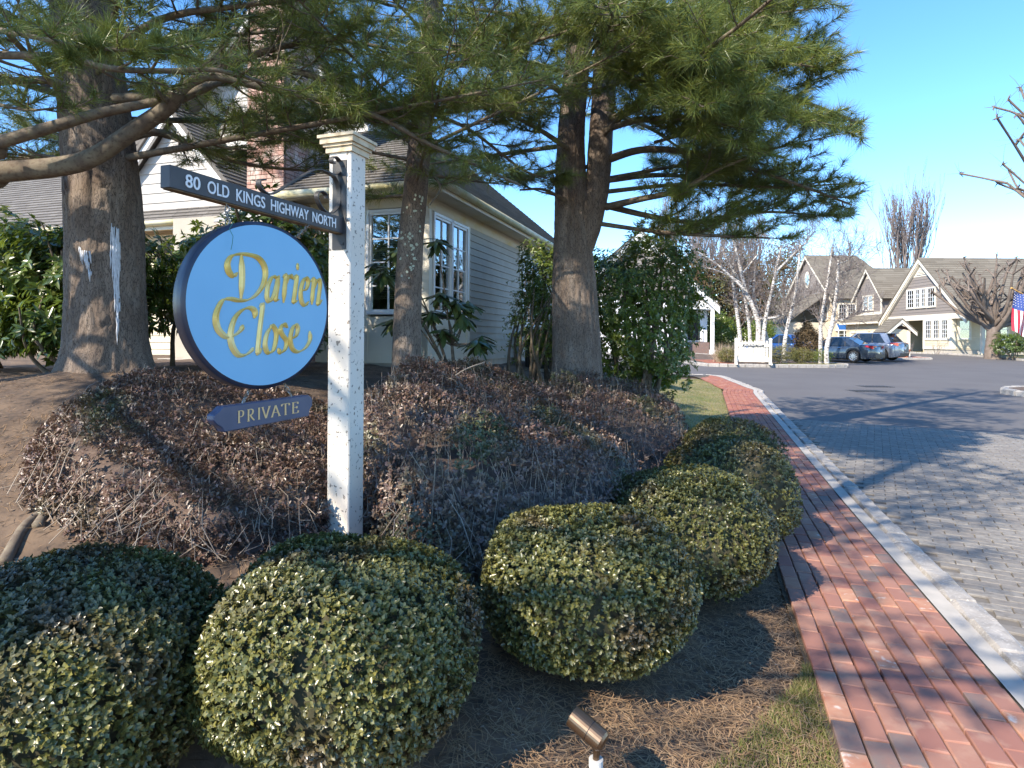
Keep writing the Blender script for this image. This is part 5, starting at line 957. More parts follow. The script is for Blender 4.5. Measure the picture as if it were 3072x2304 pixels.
def pruned(p, minY=2.6, jit=1):                              # foliage that was kept clear of the sign, the walk and the view of the court
    q = p - CO
    if q[1] < .4: return q[2] < 1.1 and np.hypot(q[0], q[1]) < 3.0
    u = 512 + F * q[0] / q[1]; v = V0 - F * q[2] / q[1]
    if u < -40 or u > 1064 or v < -40: return np.linalg.norm(q) < 2.2
    return v > np.interp(u, *VMAX) + rng.normal(0, 8) * jit or u > np.interp(v, *UMAX) + rng.normal(0, 5) * jit or q[1] < minY
class Pine:
    def __init__(s, name, label, base, group='tall white pines in the bed'):
        s.t = thing(name, label, 'tree', base, group); s.tb = Tubes(); s.tip = []; s.dir = []; s.len = []
    def tuft(s, p, d, L=.115): s.tip.append(p); s.dir.append(unit(d)); s.len.append(L * rng.uniform(.85, 1.15))
    def limb(s, pts, r0, r1, sec=(.25, .5), dens=1.0, t0=.25, bare=False, minY=2.6, whorl=False):
        p = smooth_path(pts, 5)
        if whorl:
            bad = [i for i, q in enumerate(p) if pruned(q, minY, 0)]
            if bad:
                p = p[:bad[0]]; r1 = .008
                if len(p) < 5: return
        s.tb.add(p, ls(r0, r1, len(p)), 7); sg = np.linalg.norm(np.diff(p, axis=0), axis=1); ar = np.concatenate([[0], np.cumsum(sg)]); L = ar[-1]; sd_ = 1
        x = L * t0
        while x < L:
            t = x / L; o = np.array([np.interp(x, ar, p[:, k]) for k in range(3)]); o2 = np.array([np.interp(min(x + .1, L), ar, p[:, k]) for k in range(3)]); d = unit(o2 - o + 1e-6)
            hz = unit(np.cross(d, [0, 0, 1])) * sd_; sd_ = -sd_; ang = R(rng.uniform(38, 68)); dd = unit(d * math.cos(ang) + hz * math.sin(ang) + np.array([0, 0, rng.normal(.12, .22)]))
            l = (sec[0] + (sec[1]) * (1 - t) * rng.uniform(.6, 1.2)) * (1 if t > .3 else .8); s.second(o, dd, l, max(r1, .006) * (1.2 - .5 * t) + .001, dens, bare or t < .28, minY)
            x += rng.uniform(.09, .165) / dens
        if not bare: s.second(p[-1], unit(p[-1] - p[-2]), .25, .006, dens, False, minY)
    def second(s, o, d, l, r, dens, bare, minY):
        mid = o + d * l * .5 + np.array([0, 0, -.03 * l]); e = o + d * l + np.array([0, 0, .12 * l * rng.uniform(.2, 1.4)])
        if pruned(e, minY) or pruned(mid, minY): return
        p = smooth_path([o, mid, e], 3); s.tb.add(p, ls(r, .0035, len(p)), 4); n = max(3, int(l / .075 * dens)); sd_ = 1
        for t in np.linspace(.3, 1.0, n):
            a = p[min(int(t * (len(p) - 1)), len(p) - 1)]; hz = unit(np.cross(d, [0, 0, 1]) + rng.normal(0, .25, 3)) * sd_; sd_ = -sd_; q = unit(d * rng.uniform(.5, 1) + hz * rng.uniform(.4, .9) + np.array([0, 0, rng.uniform(-.05, .5)])); tl = rng.uniform(.08, .22); b = a + q * tl
            if pruned(b, minY): continue
            s.tb.add(np.array([a, (a + b) / 2 + rng.normal(0, .008, 3), b]), [.0035, .003, .002], 3)
            if not bare or rng.uniform() < .12:
                s.tuft(b, q)
                if tl > .10 and rng.uniform() < .75: s.tuft(a + q * tl * .5, q, .10)
    def whorls(s, cen, z0, z1, L0, L1, n, rise=.2, droop=.0, r=.028, shy=0, **kw):
        g = 0
        for z in np.linspace(z0, z1, n):
            c = cen(z); f = (z - z0) / (z1 - z0 + 1e-6); L = (L0 + (L1 - L0) * f) * rng.uniform(.75, 1.15); az = g * 2.399 + rng.uniform(-.3, .3); g += 1; d = np.array([math.cos(az), math.sin(az), 0]); L *= .45 if shy and d[1] < -.3 and d[0] > -.6 else 1
            up = rise * rng.uniform(.3, 1.6); s.limb([c, c + d * L * .35 + [0, 0, L * .35 * up], c + d * L * .7 + [0, 0, L * .7 * up - droop * L * .15], c + d * L + [0, 0, L * up * 1.05 - droop * L * .2]], r * (L / L0) ** .5, .006, whorl=True, **kw)
    def done(s, nn=42, wd=.0032, fat=1.0):
        s.tb.obj('limbs', MT['limb_bark'], s.t, True, 'stuff'); tip = np.array(s.tip); dr = np.array(s.dir); Ln = np.array(s.len); n = len(tip)
        A_ = np.repeat(dr, nn, 0); th = R(1) * (12 + 62 * rng.uniform(0, 1, n * nn) ** .8); rad_ = unit(np.cross(A_, rng.normal(size=(n * nn, 3)))); D = A_ * np.cos(th)[:, None] + rad_ * np.sin(th)[:, None] + [0, 0, -.10]
        P = np.repeat(tip, nn, 0) - A_ * rng.uniform(0, .10, (n * nn, 1)); V, Fc = needles(P, D, np.repeat(Ln, nn) * fat * rng.uniform(.75, 1.1, n * nn), wd); np_obj('needles', V, Fc, MT['needle'], s.t, False, 'stuff'); return n
def up_to(base, pts, H_): # pixel trunk points -> world path, from the ground to height H_
    P_ = [px(*q) for q in pts]; b = P_[0].copy(); b[2] = float(H(b[0], b[1])) - .25; d = (P_[-1] - P_[-2]); d = d / d[2]; out = [b] + P_ + [P_[-1] + d * (H_ - P_[-1][2]) * .5, P_[-1] + d * (H_ - P_[-1][2]) * .8]; out[-1][2] = H_; out[-2][2] = (out[-3][2] + H_) / 2; return out
# left pine
tl_pts = up_to(None, [(110, 398, 5.62), (106, 300, 5.62), (104, 208, 5.6), (96, 120, 5.6), (89, 60, 5.6)], 8.6)
pL = Pine('pine_tree', 'stout pine trunk with white sap streaks at the left', tl_pts[0] + [0, 0, .25]); _, cL = trunk('trunk', tl_pts, [.34, .325, .305, .30, .285, .27, .17, .05], pL.t, 120, .022, .016, .05)
sapm = mat('sap', (.62, .62, .64), (.5, .5, .52), scale=30, rough=.6, bump=.006, bscale=80); sap = MB()
def hit(u, v, cen, r):
    d = ray(u, v); best = None
    for y in np.arange(4.6, 5.7, .004):
        q = CO + d * y; c = cen(q[2])
        if np.hypot(*(q - c)[:2]) < r: return q
    return CO + d * 5.3
def drip(u0, v0, u1, v1, w0):
    n = max(3, int((v1 - v0) / 4)); pts = [hit(u0 + (u1 - u0) * t + rng.normal(0, .25), v0 + (v1 - v0) * t, cL, .312) for t in np.linspace(0, 1, n)]; sap.tube(pts, w0 * np.interp(np.linspace(0, 1, n), [0, .2, .7, 1], [.6, 1, .8, .3]) * rng.uniform(.7, 1.2, n), 5)
for _ in range(40):
    v0 = rng.uniform(222, 258); u0 = np.interp(v0, [222, 260], [114, 117]) + rng.normal(0, 2.0); drip(u0, v0, u0 + rng.uniform(-1, 1.5), min(v0 + rng.uniform(8, 45), 300), rng.uniform(.005, .012))
for _ in range(22):
    v0 = rng.uniform(265, 318); u0 = 117.5 + rng.normal(0, 1.3); drip(u0, v0, u0 + rng.uniform(-.5, .8), min(v0 + rng.uniform(10, 40), 345), rng.uniform(.003, .007))
for _ in range(22): v0 = rng.uniform(246, 272); u0 = 85 + (v0 - 246) * .2 + rng.normal(0, 2.5); drip(u0, v0, u0 + rng.uniform(-1, 1), v0 + rng.uniform(3, 14), rng.uniform(.006, .011))
sap.build('sap_streaks', sapm, pL.t, True, 'stuff')
sp_ = MB()
for _ in range(60): b = hp(*(np.array([92, 408]) + rng.normal(0, 4.5, 2) + (np.array([18, -4]) if rng.uniform() < .5 else 0))); sp_.tube([b + [0, 0, .0], b + rng.normal(0, .02, 3) + [0, 0, .012]], rng.uniform(.006, .016), 5)
sp_.build('sap_pool', sapm, pL.t, True, 'stuff')
# big limbs that cross in front of the trunk
pN_base = np.array([-6.4, 3.4]); zN = float(H(*pN_base))
pN = Pine('pine_tree', 'pine at the left edge whose thick limbs reach into view', (pN_base[0], pN_base[1], zN))
_, cN = trunk('trunk', [np.array([-6.4, 3.4, zN - .25]), np.array([-6.4, 3.4, 3.5]), np.array([-6.3, 3.3, 7]), np.array([-6.2, 3.2, 12])], [.34, .3, .2, .05], pN.t, 40, .08, .01)
X = lambda *q: [px(*a) for a in q]
pN.limb([cN(2.5)] + X((-45, 178, 4.95), (0, 172, 5.0), (62, 166, 5.02), (96, 156, 5.0), (138, 128, 4.95), (168, 107, 4.85), (178, 90, 4.75)), .095, .055, t0=.97)
pN.limb([cN(2.9)] + X((-45, 152, 4.7), (0, 142, 4.75), (55, 126, 4.8), (100, 113, 4.85), (150, 103, 4.85), (168, 98, 4.82)), .06, .028, t0=.98)
pN.limb(X((172, 100, 4.8), (192, 82, 4.75), (216, 76, 4.75), (262, 87, 4.8), (300, 95, 4.85), (341, 103, 4.9), (387, 121, 5.0), (427, 143, 5.1), (480, 167, 5.2), (520, 185, 5.3)), .042, .010, sec=(.22, .45), dens=1.2, t0=.12)
pN.limb(X((168, 104, 4.85), (195, 92, 4.9), (240, 74, 5.0), (300, 72, 5.1), (360, 96, 5.2), (420, 110, 5.3), (470, 100, 5.2), (520, 80, 5.0)), .04, .010, sec=(.25, .5), dens=1.3, t0=.15)
pN.limb(X((-45, 50, 4.2), (0, 55, 4.1), (65, 57, 4.0), (108, 68, 4.0), (162, 71, 4.1), (216, 70, 4.2), (262, 82, 4.3)), .03, .012, sec=(.2, .4), dens=1.0, t0=.05)
pN.limb(X((-45, 20, 3.6), (20, 34, 3.3), (70, 44, 3.1), (120, 50, 3.1), (160, 48, 3.2)), .016, .006, sec=(.12, .25), dens=.8, t0=.25)
pN.limb(X((-40, 95, 4.4), (0, 105, 4.3), (30, 110, 4.2), (55, 108, 4.2)), .014, .006, sec=(.12, .25), t0=.1)
for u, v, Y in ((95, 44, 3.05), (72, 52, 3.1), (133, 50, 3.12), (160, 40, 3.2), (48, 60, 3.3), (112, 30, 3.2), (180, 55, 3.6)):
    for k in range(7): pN.tuft(px(u + rng.normal(0, 5), v + rng.normal(0, 4), Y), np.array([rng.normal(.3, .5), -.5, rng.normal(.3, .4)]), .125)
pN.whorls(cN, 3.6, 9.5, 4.6, 1.6, 30, r=.04, dens=.85, minY=3.4);nN = pN.done(34, .0046, 1.15)
ob = np.array([-4.3, -.5]); pO = Pine('pine_tree', 'pine behind the viewpoint that shades the walk and pavers', (ob[0], ob[1], -.05)); _, cO = trunk('trunk', [np.array([-4.3, -.5, -.3]), np.array([-4.3, -.5, 4]), np.array([-4.25, -.45, 7]), np.array([-4.2, -.4, 10])], [.34, .3, .18, .05], pO.t, 40, .1, .01)
pO.whorls(cO, 4.1, 9.4, 4.6, 1.0, 42, r=.04, dens=.75, shy=1); pO.done(22, .0085)
pL.limb(X((100, 150, 5.5), (154, 132, 5.6), (200, 148, 5.8), (247, 164, 6.0), (308, 171, 6.3)), .045, .012, dens=1.2, t0=.2); pL.limb(X((104, 100, 5.5), (170, 92, 5.4), (240, 60, 5.3), (320, 40, 5.2), (400, 50, 5.1)), .05, .012, dens=1.3, t0=.2)
pL.limb(X((92, 90, 5.5), (40, 80, 5.3), (-10, 84, 5.2), (-60, 90, 5.1)), .045, .012, t0=.15); pL.limb(X((100, 60, 5.5), (160, 20, 5.0), (240, 6, 4.7), (320, -4, 4.5)), .04, .01, dens=1.2, t0=.2); pL.limb(X((86, 172, 5.4), (50, 158, 5.9), (10, 160, 6.3), (-40, 175, 6.7)), .04, .01, dens=1.1, t0=.2)
pL.whorls(cL, 3.1, 7.6, 3.6, .9, 36, r=.034, dens=1.0, minY=3.4); nL = pL.done(34, .0046, 1.15)
# slender pine in the middle
tm = up_to(None, [(406, 372, 6.4), (410, 255, 6.4), (416, 185, 6.4), (425, 90, 6.4), (434, 0, 6.4)], 7.2)
pM = Pine('pine_tree', 'slender pine trunk with lichen spots before the house windows', tm[0] + [0, 0, .25]); _, cM = trunk('trunk', tm, [.165, .14, .125, .118, .108, .1, .06, .02], pM.t, 64, .022, .008, .03, seed=4)
lich = MB(); lm = mat('lichen', (.42, .44, .34), rough=.9)
for _ in range(46):
    v = rng.uniform(195, 280); y0 = 6.4; c = px(np.interp(v, [185, 255], [416, 410]) + rng.uniform(-9, 9), v, 6.4); cc_ = cM(c[2]); o = c[0] - cc_[0]; r_ = .128
    if abs(o) < r_ * .9: q = np.array([c[0], cc_[1] - math.sqrt(r_ * r_ - o * o), c[2]]); s_ = rng.uniform(.008, .02); n_ = unit(np.array([o, q[1] - cc_[1], 0])); e1 = np.cross(n_, [0, 0, 1]); lich.add([q + n_ * .006 + e1 * s_ * rng.uniform(.5, 1.2) * math.cos(a) + np.array([0, 0, 1]) * s_ * rng.uniform(.5, 1.2) * math.sin(a) for a in np.arange(8) * math.pi / 4], [tuple(range(8))])
lich.build('lichen', lm, pM.t, kind='stuff')
pM.limb(X((418, 160, 6.3), (440, 185, 6.1), (430, 205, 5.9)), .02, .006, sec=(.12, .2), t0=.4, minY=3); pM.limb(X((424, 110, 6.3), (470, 130, 6.4), (520, 168, 6.6), (545, 178, 6.8)), .022, .008, dens=1.2); pM.limb(X((424, 70, 6.3), (480, 60, 6.0), (540, 40, 5.8), (600, 20, 5.6)), .025, .008, dens=1.3); pM.limb(X((420, 120, 6.3), (370, 110, 6.1), (320, 125, 5.9), (290, 130, 5.8)), .022, .008, dens=1.2)
pM.whorls(cM, 2.9, 6.2, 2.6, .6, 30, r=.022, dens=1.1, minY=3.4); nM = pM.done(34, .0046, 1.15)
for c in range(12): pass
# double-stemmed pine at right
tr_ = up_to(None, [(577, 372, 7.5), (574, 278, 7.5), (572, 231, 7.5), (571, 139, 7.5), (579, 46, 7.5), (586, 0, 7.5)], 13)
pR_ = Pine('pine_tree', 'tall double stemmed pine with sunlit drooping boughs', tr_[0] + [0, 0, .25]); _, cR = trunk('trunk', tr_, [.34, .29, .245, .20, .155, .15, .145, .10, .04], pR_.t, 104, .024, .015, .05, seed=7)
s2 = [px(579, 262, 7.5), px(587, 232, 7.48), px(597, 185, 7.45), px(602, 116, 7.4), px(606, 46, 7.4), px(612, -40, 7.4), px(620, -200, 7.4), px(626, -380, 7.4)]; _, cR2 = trunk('trunk', s2, [.11, .15, .145, .135, .13, .12, .08, .04], pR_.t, 64, .026, .010, seed=9)
for q, r in (([(606, 207, 7.4), (640, 199, 7.0), (680, 190, 6.7), (720, 168, 6.5), (775, 148, 6.4)], .045), ([(606, 160, 7.4), (640, 150, 7.2), (680, 151, 7), (740, 165, 6.9), (800, 185, 6.8), (852, 205, 6.9)], .05), ([(592, 202, 7.45), (650, 216, 7.5), (700, 222, 7.6), (760, 212, 7.6), (830, 216, 7.7)], .042), ([(606, 122, 7.4), (660, 100, 6.9), (720, 90, 6.5), (790, 98, 6.3), (862, 124, 6.3)], .05), ([(606, 60, 7.4), (680, 45, 6.8), (760, 40, 6.5), (835, 52, 6.4)], .05), ([(605, 90, 7.4), (640, 70, 6.6), (680, 62, 5.9), (720, 70, 5.4)], .04), ([(604, 130, 7.3), (640, 120, 6.5), (690, 118, 5.9), (740, 128, 5.5)], .04), ([(606, 30, 7.4), (670, 8, 6.6), (740, -10, 6.2), (820, 0, 6.0)], .045),
             ([(606, 180, 7.4), (660, 175, 7.8), (720, 180, 8.3), (790, 190, 8.8)], .04), ([(588, 222, 7.45), (660, 232, 7.2), (720, 236, 7.0), (770, 238, 6.9)], .03), ([(570, 150, 7.4), (540, 130, 7.0), (500, 110, 6.6), (470, 100, 6.3)], .035), ([(572, 100, 7.4), (530, 70, 6.8), (490, 50, 6.4), (450, 45, 6.1)], .04), ([(572, 205, 7.4), (545, 190, 7.2), (520, 190, 7.0)], .025), ([(580, 60, 7.3), (600, 40, 6.2), (612, 20, 5.4), (610, 10, 4.9)], .03)):
    pR_.limb(X(*q), r, .010, sec=(.28, .6), dens=1.2, t0=.3)
for u0, v0, u1, v1, y1 in ((640, 30, 690, 22, 5.2), (650, 60, 700, 60, 5.0), (690, 80, 740, 95, 5.3), (720, 100, 790, 118, 5.6), (660, 95, 700, 105, 5.2), (760, 110, 835, 128, 5.9), (700, 40, 770, 48, 5.6), (770, 60, 830, 70, 6.0), (690, 130, 745, 148, 5.6), (740, 20, 800, 10, 5.8)): pR_.limb(X((u0 - 35, v0 + 12, 7.0), (u0, v0 + 4, 6.3), ((u0 + u1) / 2, (v0 + v1) / 2, 5.9), (u1, v1, y1)), .018, .007, sec=(.18, .35), dens=1.35, t0=.2)
pR_.whorls(cR2, 3.3, 12.5, 3.7, .9, 30, r=.034, dens=.85, droop=.3); pR_.whorls(cR, 3.4, 12.5, 3.2, .8, 20, r=.03, dens=.8); nR = pR_.done(46, .0052, 1.38)
print('tufts', nL, nN, nM, nR)

# ---------------------------------------------------------------- broadleaf evergreens
def stems(t, c, gz_, n, h, spread, r, m='limb_bark', seed=0):
    T = Tubes()
    for i in range(n):
        a = rng.uniform(0, 2 * math.pi); e = np.array([c[0] + spread * math.cos(a) * rng.uniform(.3, 1), c[1] + spread * math.sin(a) * rng.uniform(.3, 1), gz_ + h * rng.uniform(.55, .95)]); b = np.array([c[0] + rng.normal(0, .12), c[1] + rng.normal(0, .12), gz_ - .05]); T.add(smooth_path([b, b * .5 + e * .5 + rng.normal(0, .12, 3), e], 4), ls(r, r * .3, 9), 5)
    T.obj('stems', MT[m], t, True)
def shrub(name, label, c, rx, ry, h, nwh, k, L, wd, m, group=None, droop=.3, shell=.45, nst=9, cat='shrub', ground=None, z0=.06, base=None):
    gz_ = float(H(*c)) if ground is None else ground; t = thing(name, label, cat, (c[0], c[1], gz_), group); stems(t, c, gz_, nst, h, max(rx, ry) * .8, .02 + h * .008)
    d = rsph(nwh); d[:, 2] = np.abs(d[:, 2]) * np.where(rng.uniform(size=nwh) < .35, -.75, 1); rr = rng.uniform(shell, 1, nwh) ** .6 * (1 + .16 * np.sin(4 * d[:, 0] + 5 * d[:, 2] + c[0]) + .10 * np.sin(9 * d[:, 1] + c[1]))
    P0 = np.stack([c[0] + d[:, 0] * rr * rx, c[1] + d[:, 1] * rr * ry, gz_ + h * .52 + d[:, 2] * rr * h * .48], -1); P0[:, 2] = np.maximum(P0[:, 2], gz_ + z0); A_ = np.repeat(unit(d + rng.normal(0, .35, d.shape) + [0, 0, .35]), k, 0); P = np.repeat(P0, k, 0) - A_ * np.tile(ls(0, L * .35, k), nwh)[:, None]
    rad_ = unit(np.cross(A_, rng.normal(size=A_.shape))); D = rad_ + A_ * rng.uniform(-.2, .6, (len(A_), 1)) + [0, 0, -droop]; V, Fc = leaves(P, D, A_ + [0, 0, .3], L * rng.uniform(.7, 1.15, len(P)), wd * rng.uniform(.8, 1.15, len(P))); np_obj('foliage', V, Fc, MT[m], t, True, 'stuff'); return t
gr = 'rhododendrons below the left wing'
shrub('rhododendron', 'large glossy rhododendron at the far left edge', (-6.3, 7.4), 1.3, 1.0, 1.95, 900, 8, .14, .05, 'rhodo', gr); shrub('rhododendron', 'dark rhododendron just left of the sap streaked trunk', (-4.9, 7.3), .9, .8, 1.8, 700, 8, .14, .05, 'rhodo', gr)
shrub('rhododendron', 'tall rhododendron between the pine trunk and the round sign', (-3.1, 7.9), 1.0, .8, 2.1, 820, 8, .14, .05, 'rhodo', gr); shrub('rhododendron', 'pale rhododendron half hidden behind the thick pine trunk', (-4.2, 8.6), .9, .7, 1.9, 500, 8, .14, .05, 'rhodo', gr)
for x_, y_, lab in ((-5.8, 6.9, 'low'), (-4.75, 6.75, 'short'), (-2.75, 7.35, 'small')): shrub('rhododendron', {'low': 'low rhododendron skirt at the far left edge', 'short': 'short rhododendron hugging the left side of the thick trunk', 'small': 'small rhododendron low behind the round sign'}[lab], (x_, y_), .75, .5, .95, 330, 8, .13, .046, 'rhodo', gr, nst=6)
# rhododendron by the window, every leaf its own piece
c0 = px(452, 372, 7.7); gz_ = float(H(c0[0], c0[1])); rw = thing('rhododendron', 'leggy rhododendron with drooping leaves in front of the side window', 'shrub', (c0[0], c0[1], gz_)); T = MB()
lm_ = []
for q in range(3):
    xs_ = [0, .2, .5, .8, 1]; ww = [.08, .75, 1, .7, .05]; V = []; 
    for x, w_ in zip(xs_, ww): z = -.25 * x * x; V += [(x, -w_ * .15, z - .03 - q * .02), (x, 0, z), (x, w_ * .15, z - .03 - q * .02)]
    me = bpy.data.meshes.new('leaf'); me.from_pydata(V, [], [(3 * i + a, 3 * i + a + 1, 3 * i + a + 4, 3 * i + a + 3) for i in range(4) for a in (0, 1)]); me.materials.append(mat('rhodo_leaf', (.05, .085, .028), (.10, .115, .03), src='object', lo=0, hi=1, rough=.3, spec=.6, transl=.15)); me.polygons.foreach_set('use_smooth', [True] * len(me.polygons)); lm_.append(me)
base_ = np.array([c0[0], c0[1], gz_ - .05]); trunk_top = px(452, 345, 7.6)
wh = [(398, 253, 7.4), (384, 275, 7.2), (375, 268, 7.5), (437, 243, 7.5), (455, 305, 7.4), (463, 318, 7.3), (431, 315, 7.5), (477, 345, 7.3), (393, 324, 7.4), (444, 333, 7.5), (482, 340, 7.5), (440, 297, 7.3), (468, 305, 7.6), (405, 285, 7.5)]
nodes = [base_, base_ * .4 + trunk_top * .6 + [.02, 0, 0], trunk_top]; T.tube(smooth_path(nodes, 4), ls(.03, .018, 9), 7)
for q in wh:
    e = px(*q); T.tube(smooth_path([trunk_top if q[0] > 415 else base_ + [0, 0, .3], (trunk_top + e) / 2 + rng.normal(0, .05, 3) + [0, 0, -.05], e], 4), ls(.014, .006, 9), 5)
    for k in range(16):
        a = k * 2.399; el = rng.uniform(-.75, .15); link('leaf', lm_[k % 3], rw, e + [0, 0, .004 * k], (rng.normal(0, .25), -el, a), (rng.uniform(.19, .26),) * 3)
T.build('stems', MT['limb_bark'], rw, True)
shrub('holly_bush', 'big sunlit evergreen bush right of the double stemmed pine', (1.95, 9.6), .95, .95, 3.0, 4200, 7, .07, .03, 'holly', None, .1, .55, 14); shrub('holly_bush', 'evergreen bush left of the double stemmed pine, against the house', (.75, 11.0), .75, .7, 2.7, 2000, 7, .07, .03, 'holly', None, .1, .5, 10)
shrub('nandina', 'thin airy shrub in front of the air conditioner', (.35, 10.2), .55, .5, 1.9, 330, 6, .06, .016, 'holly', None, .2, .3, 10)

# ---------------------------------------------------------------- bare trees
defm('birch', (.62, .58, .53), (.50, .46, .42), scale=6, c3=(.07, .06, .055), src3='noise', scale3=7, lo3=.52, hi3=.6, stretch=(1, 1, 4), rough=.8); defm('bare', (.17, .135, .12), (.24, .2, .19), src='island', lo=0, hi=1, rough=.9); defm('bare_grey', (.20, .165, .15), rough=.9); defm('pollard', (.13, .10, .08), (.19, .15, .125), scale=5, rough=.95, bump=.02, bscale=18)
defm('russet', (.15, .105, .045), (.105, .055, .035), src='island', lo=0, hi=1, c3=(.09, .095, .03), src3='noise', scale3=.45, lo3=.45, hi3=.6, rough=.8, transl=.15); defm('yew', (.14, .12, .022), (.085, .095, .025), src='island', lo=0, hi=1, c3=(.18, .11, .02), src3='noise', scale3=1.5, lo3=.55, hi3=.7, rough=.6); defm('juniper', (.12, .075, .035), (.08, .06, .03), src='island', lo=0, hi=1, rough=.8); defm('straw', (.42, .33, .23), (.30, .22, .15), src='island', lo=0, hi=1, rough=.8)
def grow(T, o, d, L, r, lev, spread=.5, up=.15, kids=(3, 5), sides=5, droop=0, minr=.004):
    n = 4; p = [o]; dd = unit(d)
    for i in range(n): dd = unit(dd + rng.normal(0, .12, 3) + np.array([0, 0, up if droop == 0 else (up - droop * i / n)])); p.append(p[-1] + dd * L / n)
    p = np.array(p); T.add(p, ls(r, max(r * .45, minr), n + 1), sides)
    if lev == 0: return
    for k in range(rng.integers(*kids)):
        t = rng.uniform(.35, 1.0); q = p[0] + (p[-1] - p[0]) * 0; i = min(int(t * n), n - 1); q = p[i] + (p[i + 1] - p[i]) * (t * n - i); s = rsph(1)[0]; grow(T, q, unit(unit(d) * (1 - spread) + s * spread * 1.2 + [0, 0, up]), L * rng.uniform(.5, .75), max(r * .5, minr), lev - 1, spread, up, kids, max(3, sides - 1), droop, minr)
ZA = lambda x, y: ((1900 + x / 3.687) / 3, (660 + y / 3.687) / 3)
def birch(label, stems_, lev=2, minr=.007):
    b0 = px(*stems_[0][0][0]); gz_ = float(G(b0[1])) + .12; t = thing('birch_tree', label, 'tree', (b0[0], b0[1], gz_), 'bare white birches on the island'); T = Tubes(); tw = Tubes()
    for pts, r0, r1, root in stems_:
        P_ = [px(*q) for q in pts]
        if root: P_ = [np.array([P_[0][0], P_[0][1], gz_ - .1])] + P_
        p = smooth_path(P_, 4); T.add(p, ls(r0, r1, len(p)), 8); n = len(p)
        for i in range(int(n * .3), n, 1):
            for _ in range(2):
                s = rsph(1)[0]; s[2] = abs(s[2]) * .7; f = i / n; grow(tw, p[i], s + unit(p[min(i + 1, n - 1)] - p[i - 1]) * .6, rng.uniform(.7, 1.6) * (1.1 - .3 * f), max(.018 * (1 - f) + .009, .009), lev, .55, .12, (2, 5), 4, .18, minr)
    T.obj('trunk', MT['birch'], t); tw.obj('twigs', MT['bare_grey'], t, True, 'stuff'); return t
A3 = lambda Y, *q: [(*ZA(*a), Y) for a in q]; A2 = lambda Y, *q: [(*Z2(*a), Y) for a in q]
birch('clump of white birch stems rising behind the picket sign', [(A3(33.6, (1385, 1310), (1380, 1130), (1320, 950), (1240, 780), (1190, 560), (1130, 320), (1080, 100)), .17, .06, True), (A3(33.9, (1290, 1300), (1260, 1000), (1190, 700), (1050, 470), (980, 300)), .11, .05, True), (A3(33.3, (1440, 1310), (1470, 1050), (1520, 830), (1580, 540), (1640, 290)), .13, .05, True), (A3(34.2, (1480, 1310), (1340, 880), (1340, 600), (1360, 100)), .10, .05, True),
    (A3(33.3, (1400, 1090), (1550, 1080), (1680, 1030), (1780, 930), (1920, 840)), .09, .03, False), (A3(33.3, (1230, 770), (1050, 600), (900, 470), (700, 340), (580, 220)), .07, .025, False), (A3(33.2, (1590, 560), (1750, 400), (1900, 260), (1960, 180)), .06, .03, False), (A3(33.5, (1215, 580), (1320, 450), (1430, 320), (1500, 220)), .045, .02, False), (A3(33.4, (1200, 700), (1030, 600), (880, 545), (780, 530)), .045, .02, False)])
birch('single leaning birch left of the birch clump', [(A3(35, (1180, 1300), (1130, 900), (1100, 650), (1110, 430)), .14, .05, True)])
birch('dark based birch right of the clump before the blue car', [(A3(33, (1670, 1400), (1710, 1150), (1780, 880), (1820, 560), (1850, 270)), .13, .05, True)])
birch('slim birch leaning before the tall cream house', [(A2(32.6, (735, 850), (740, 700), (790, 400), (830, 150), (850, 0)), .11, .045, True)]); birch('forked crooked birch beside the dark sedan', [(A2(32.2, (795, 960), (850, 700), (880, 480), (900, 250), (905, 130)), .13, .06, True), (A2(32.2, (850, 705), (950, 690), (1060, 655), (1100, 630)), .045, .015, False), (A2(32.2, (905, 160), (1000, 120), (1015, 0)), .04, .015, False), (A2(32.2, (885, 250), (1000, 230), (1100, 150)), .04, .015, False), (A2(32.2, (885, 430), (930, 380), (1000, 330)), .04, .015, False)])
def vase(label, x, y, h, n, lev, m='bare', minr=.02, spread=.35, up=.28):
    gz_ = float(G(y)); t = thing('bare_tree', label, 'tree', (x, y, gz_), 'leafless trees behind the houses'); T = Tubes(); T.add([(x, y, gz_ - .2), (x, y, gz_ + h * .25)], [h * .022, h * .018], 8)
    for k in range(n): a = k * 2.399; grow(T, np.array([x, y, gz_ + h * rng.uniform(.15, .28)]), np.array([math.cos(a) * spread, math.sin(a) * spread, 1]), h * rng.uniform(.36, .5), h * .008, lev, .22, up, (3, 6), 5, 0, minr)
    T.obj('branches', MT[m], t); return t
vase('tall vase shaped leafless tree above the right hand roofs', 45.5, 73, 16.5, 16, 3); vase('leafless tree rising right of the white gable', 18.0, 74, 15.5, 8, 3, spread=.15); vase('faint leafless tree behind the birch crowns', 25.0, 82, 17, 10, 3, spread=.3); vase('leafless tree behind the gap between houses', 33, 88, 17, 9, 3, spread=.3)
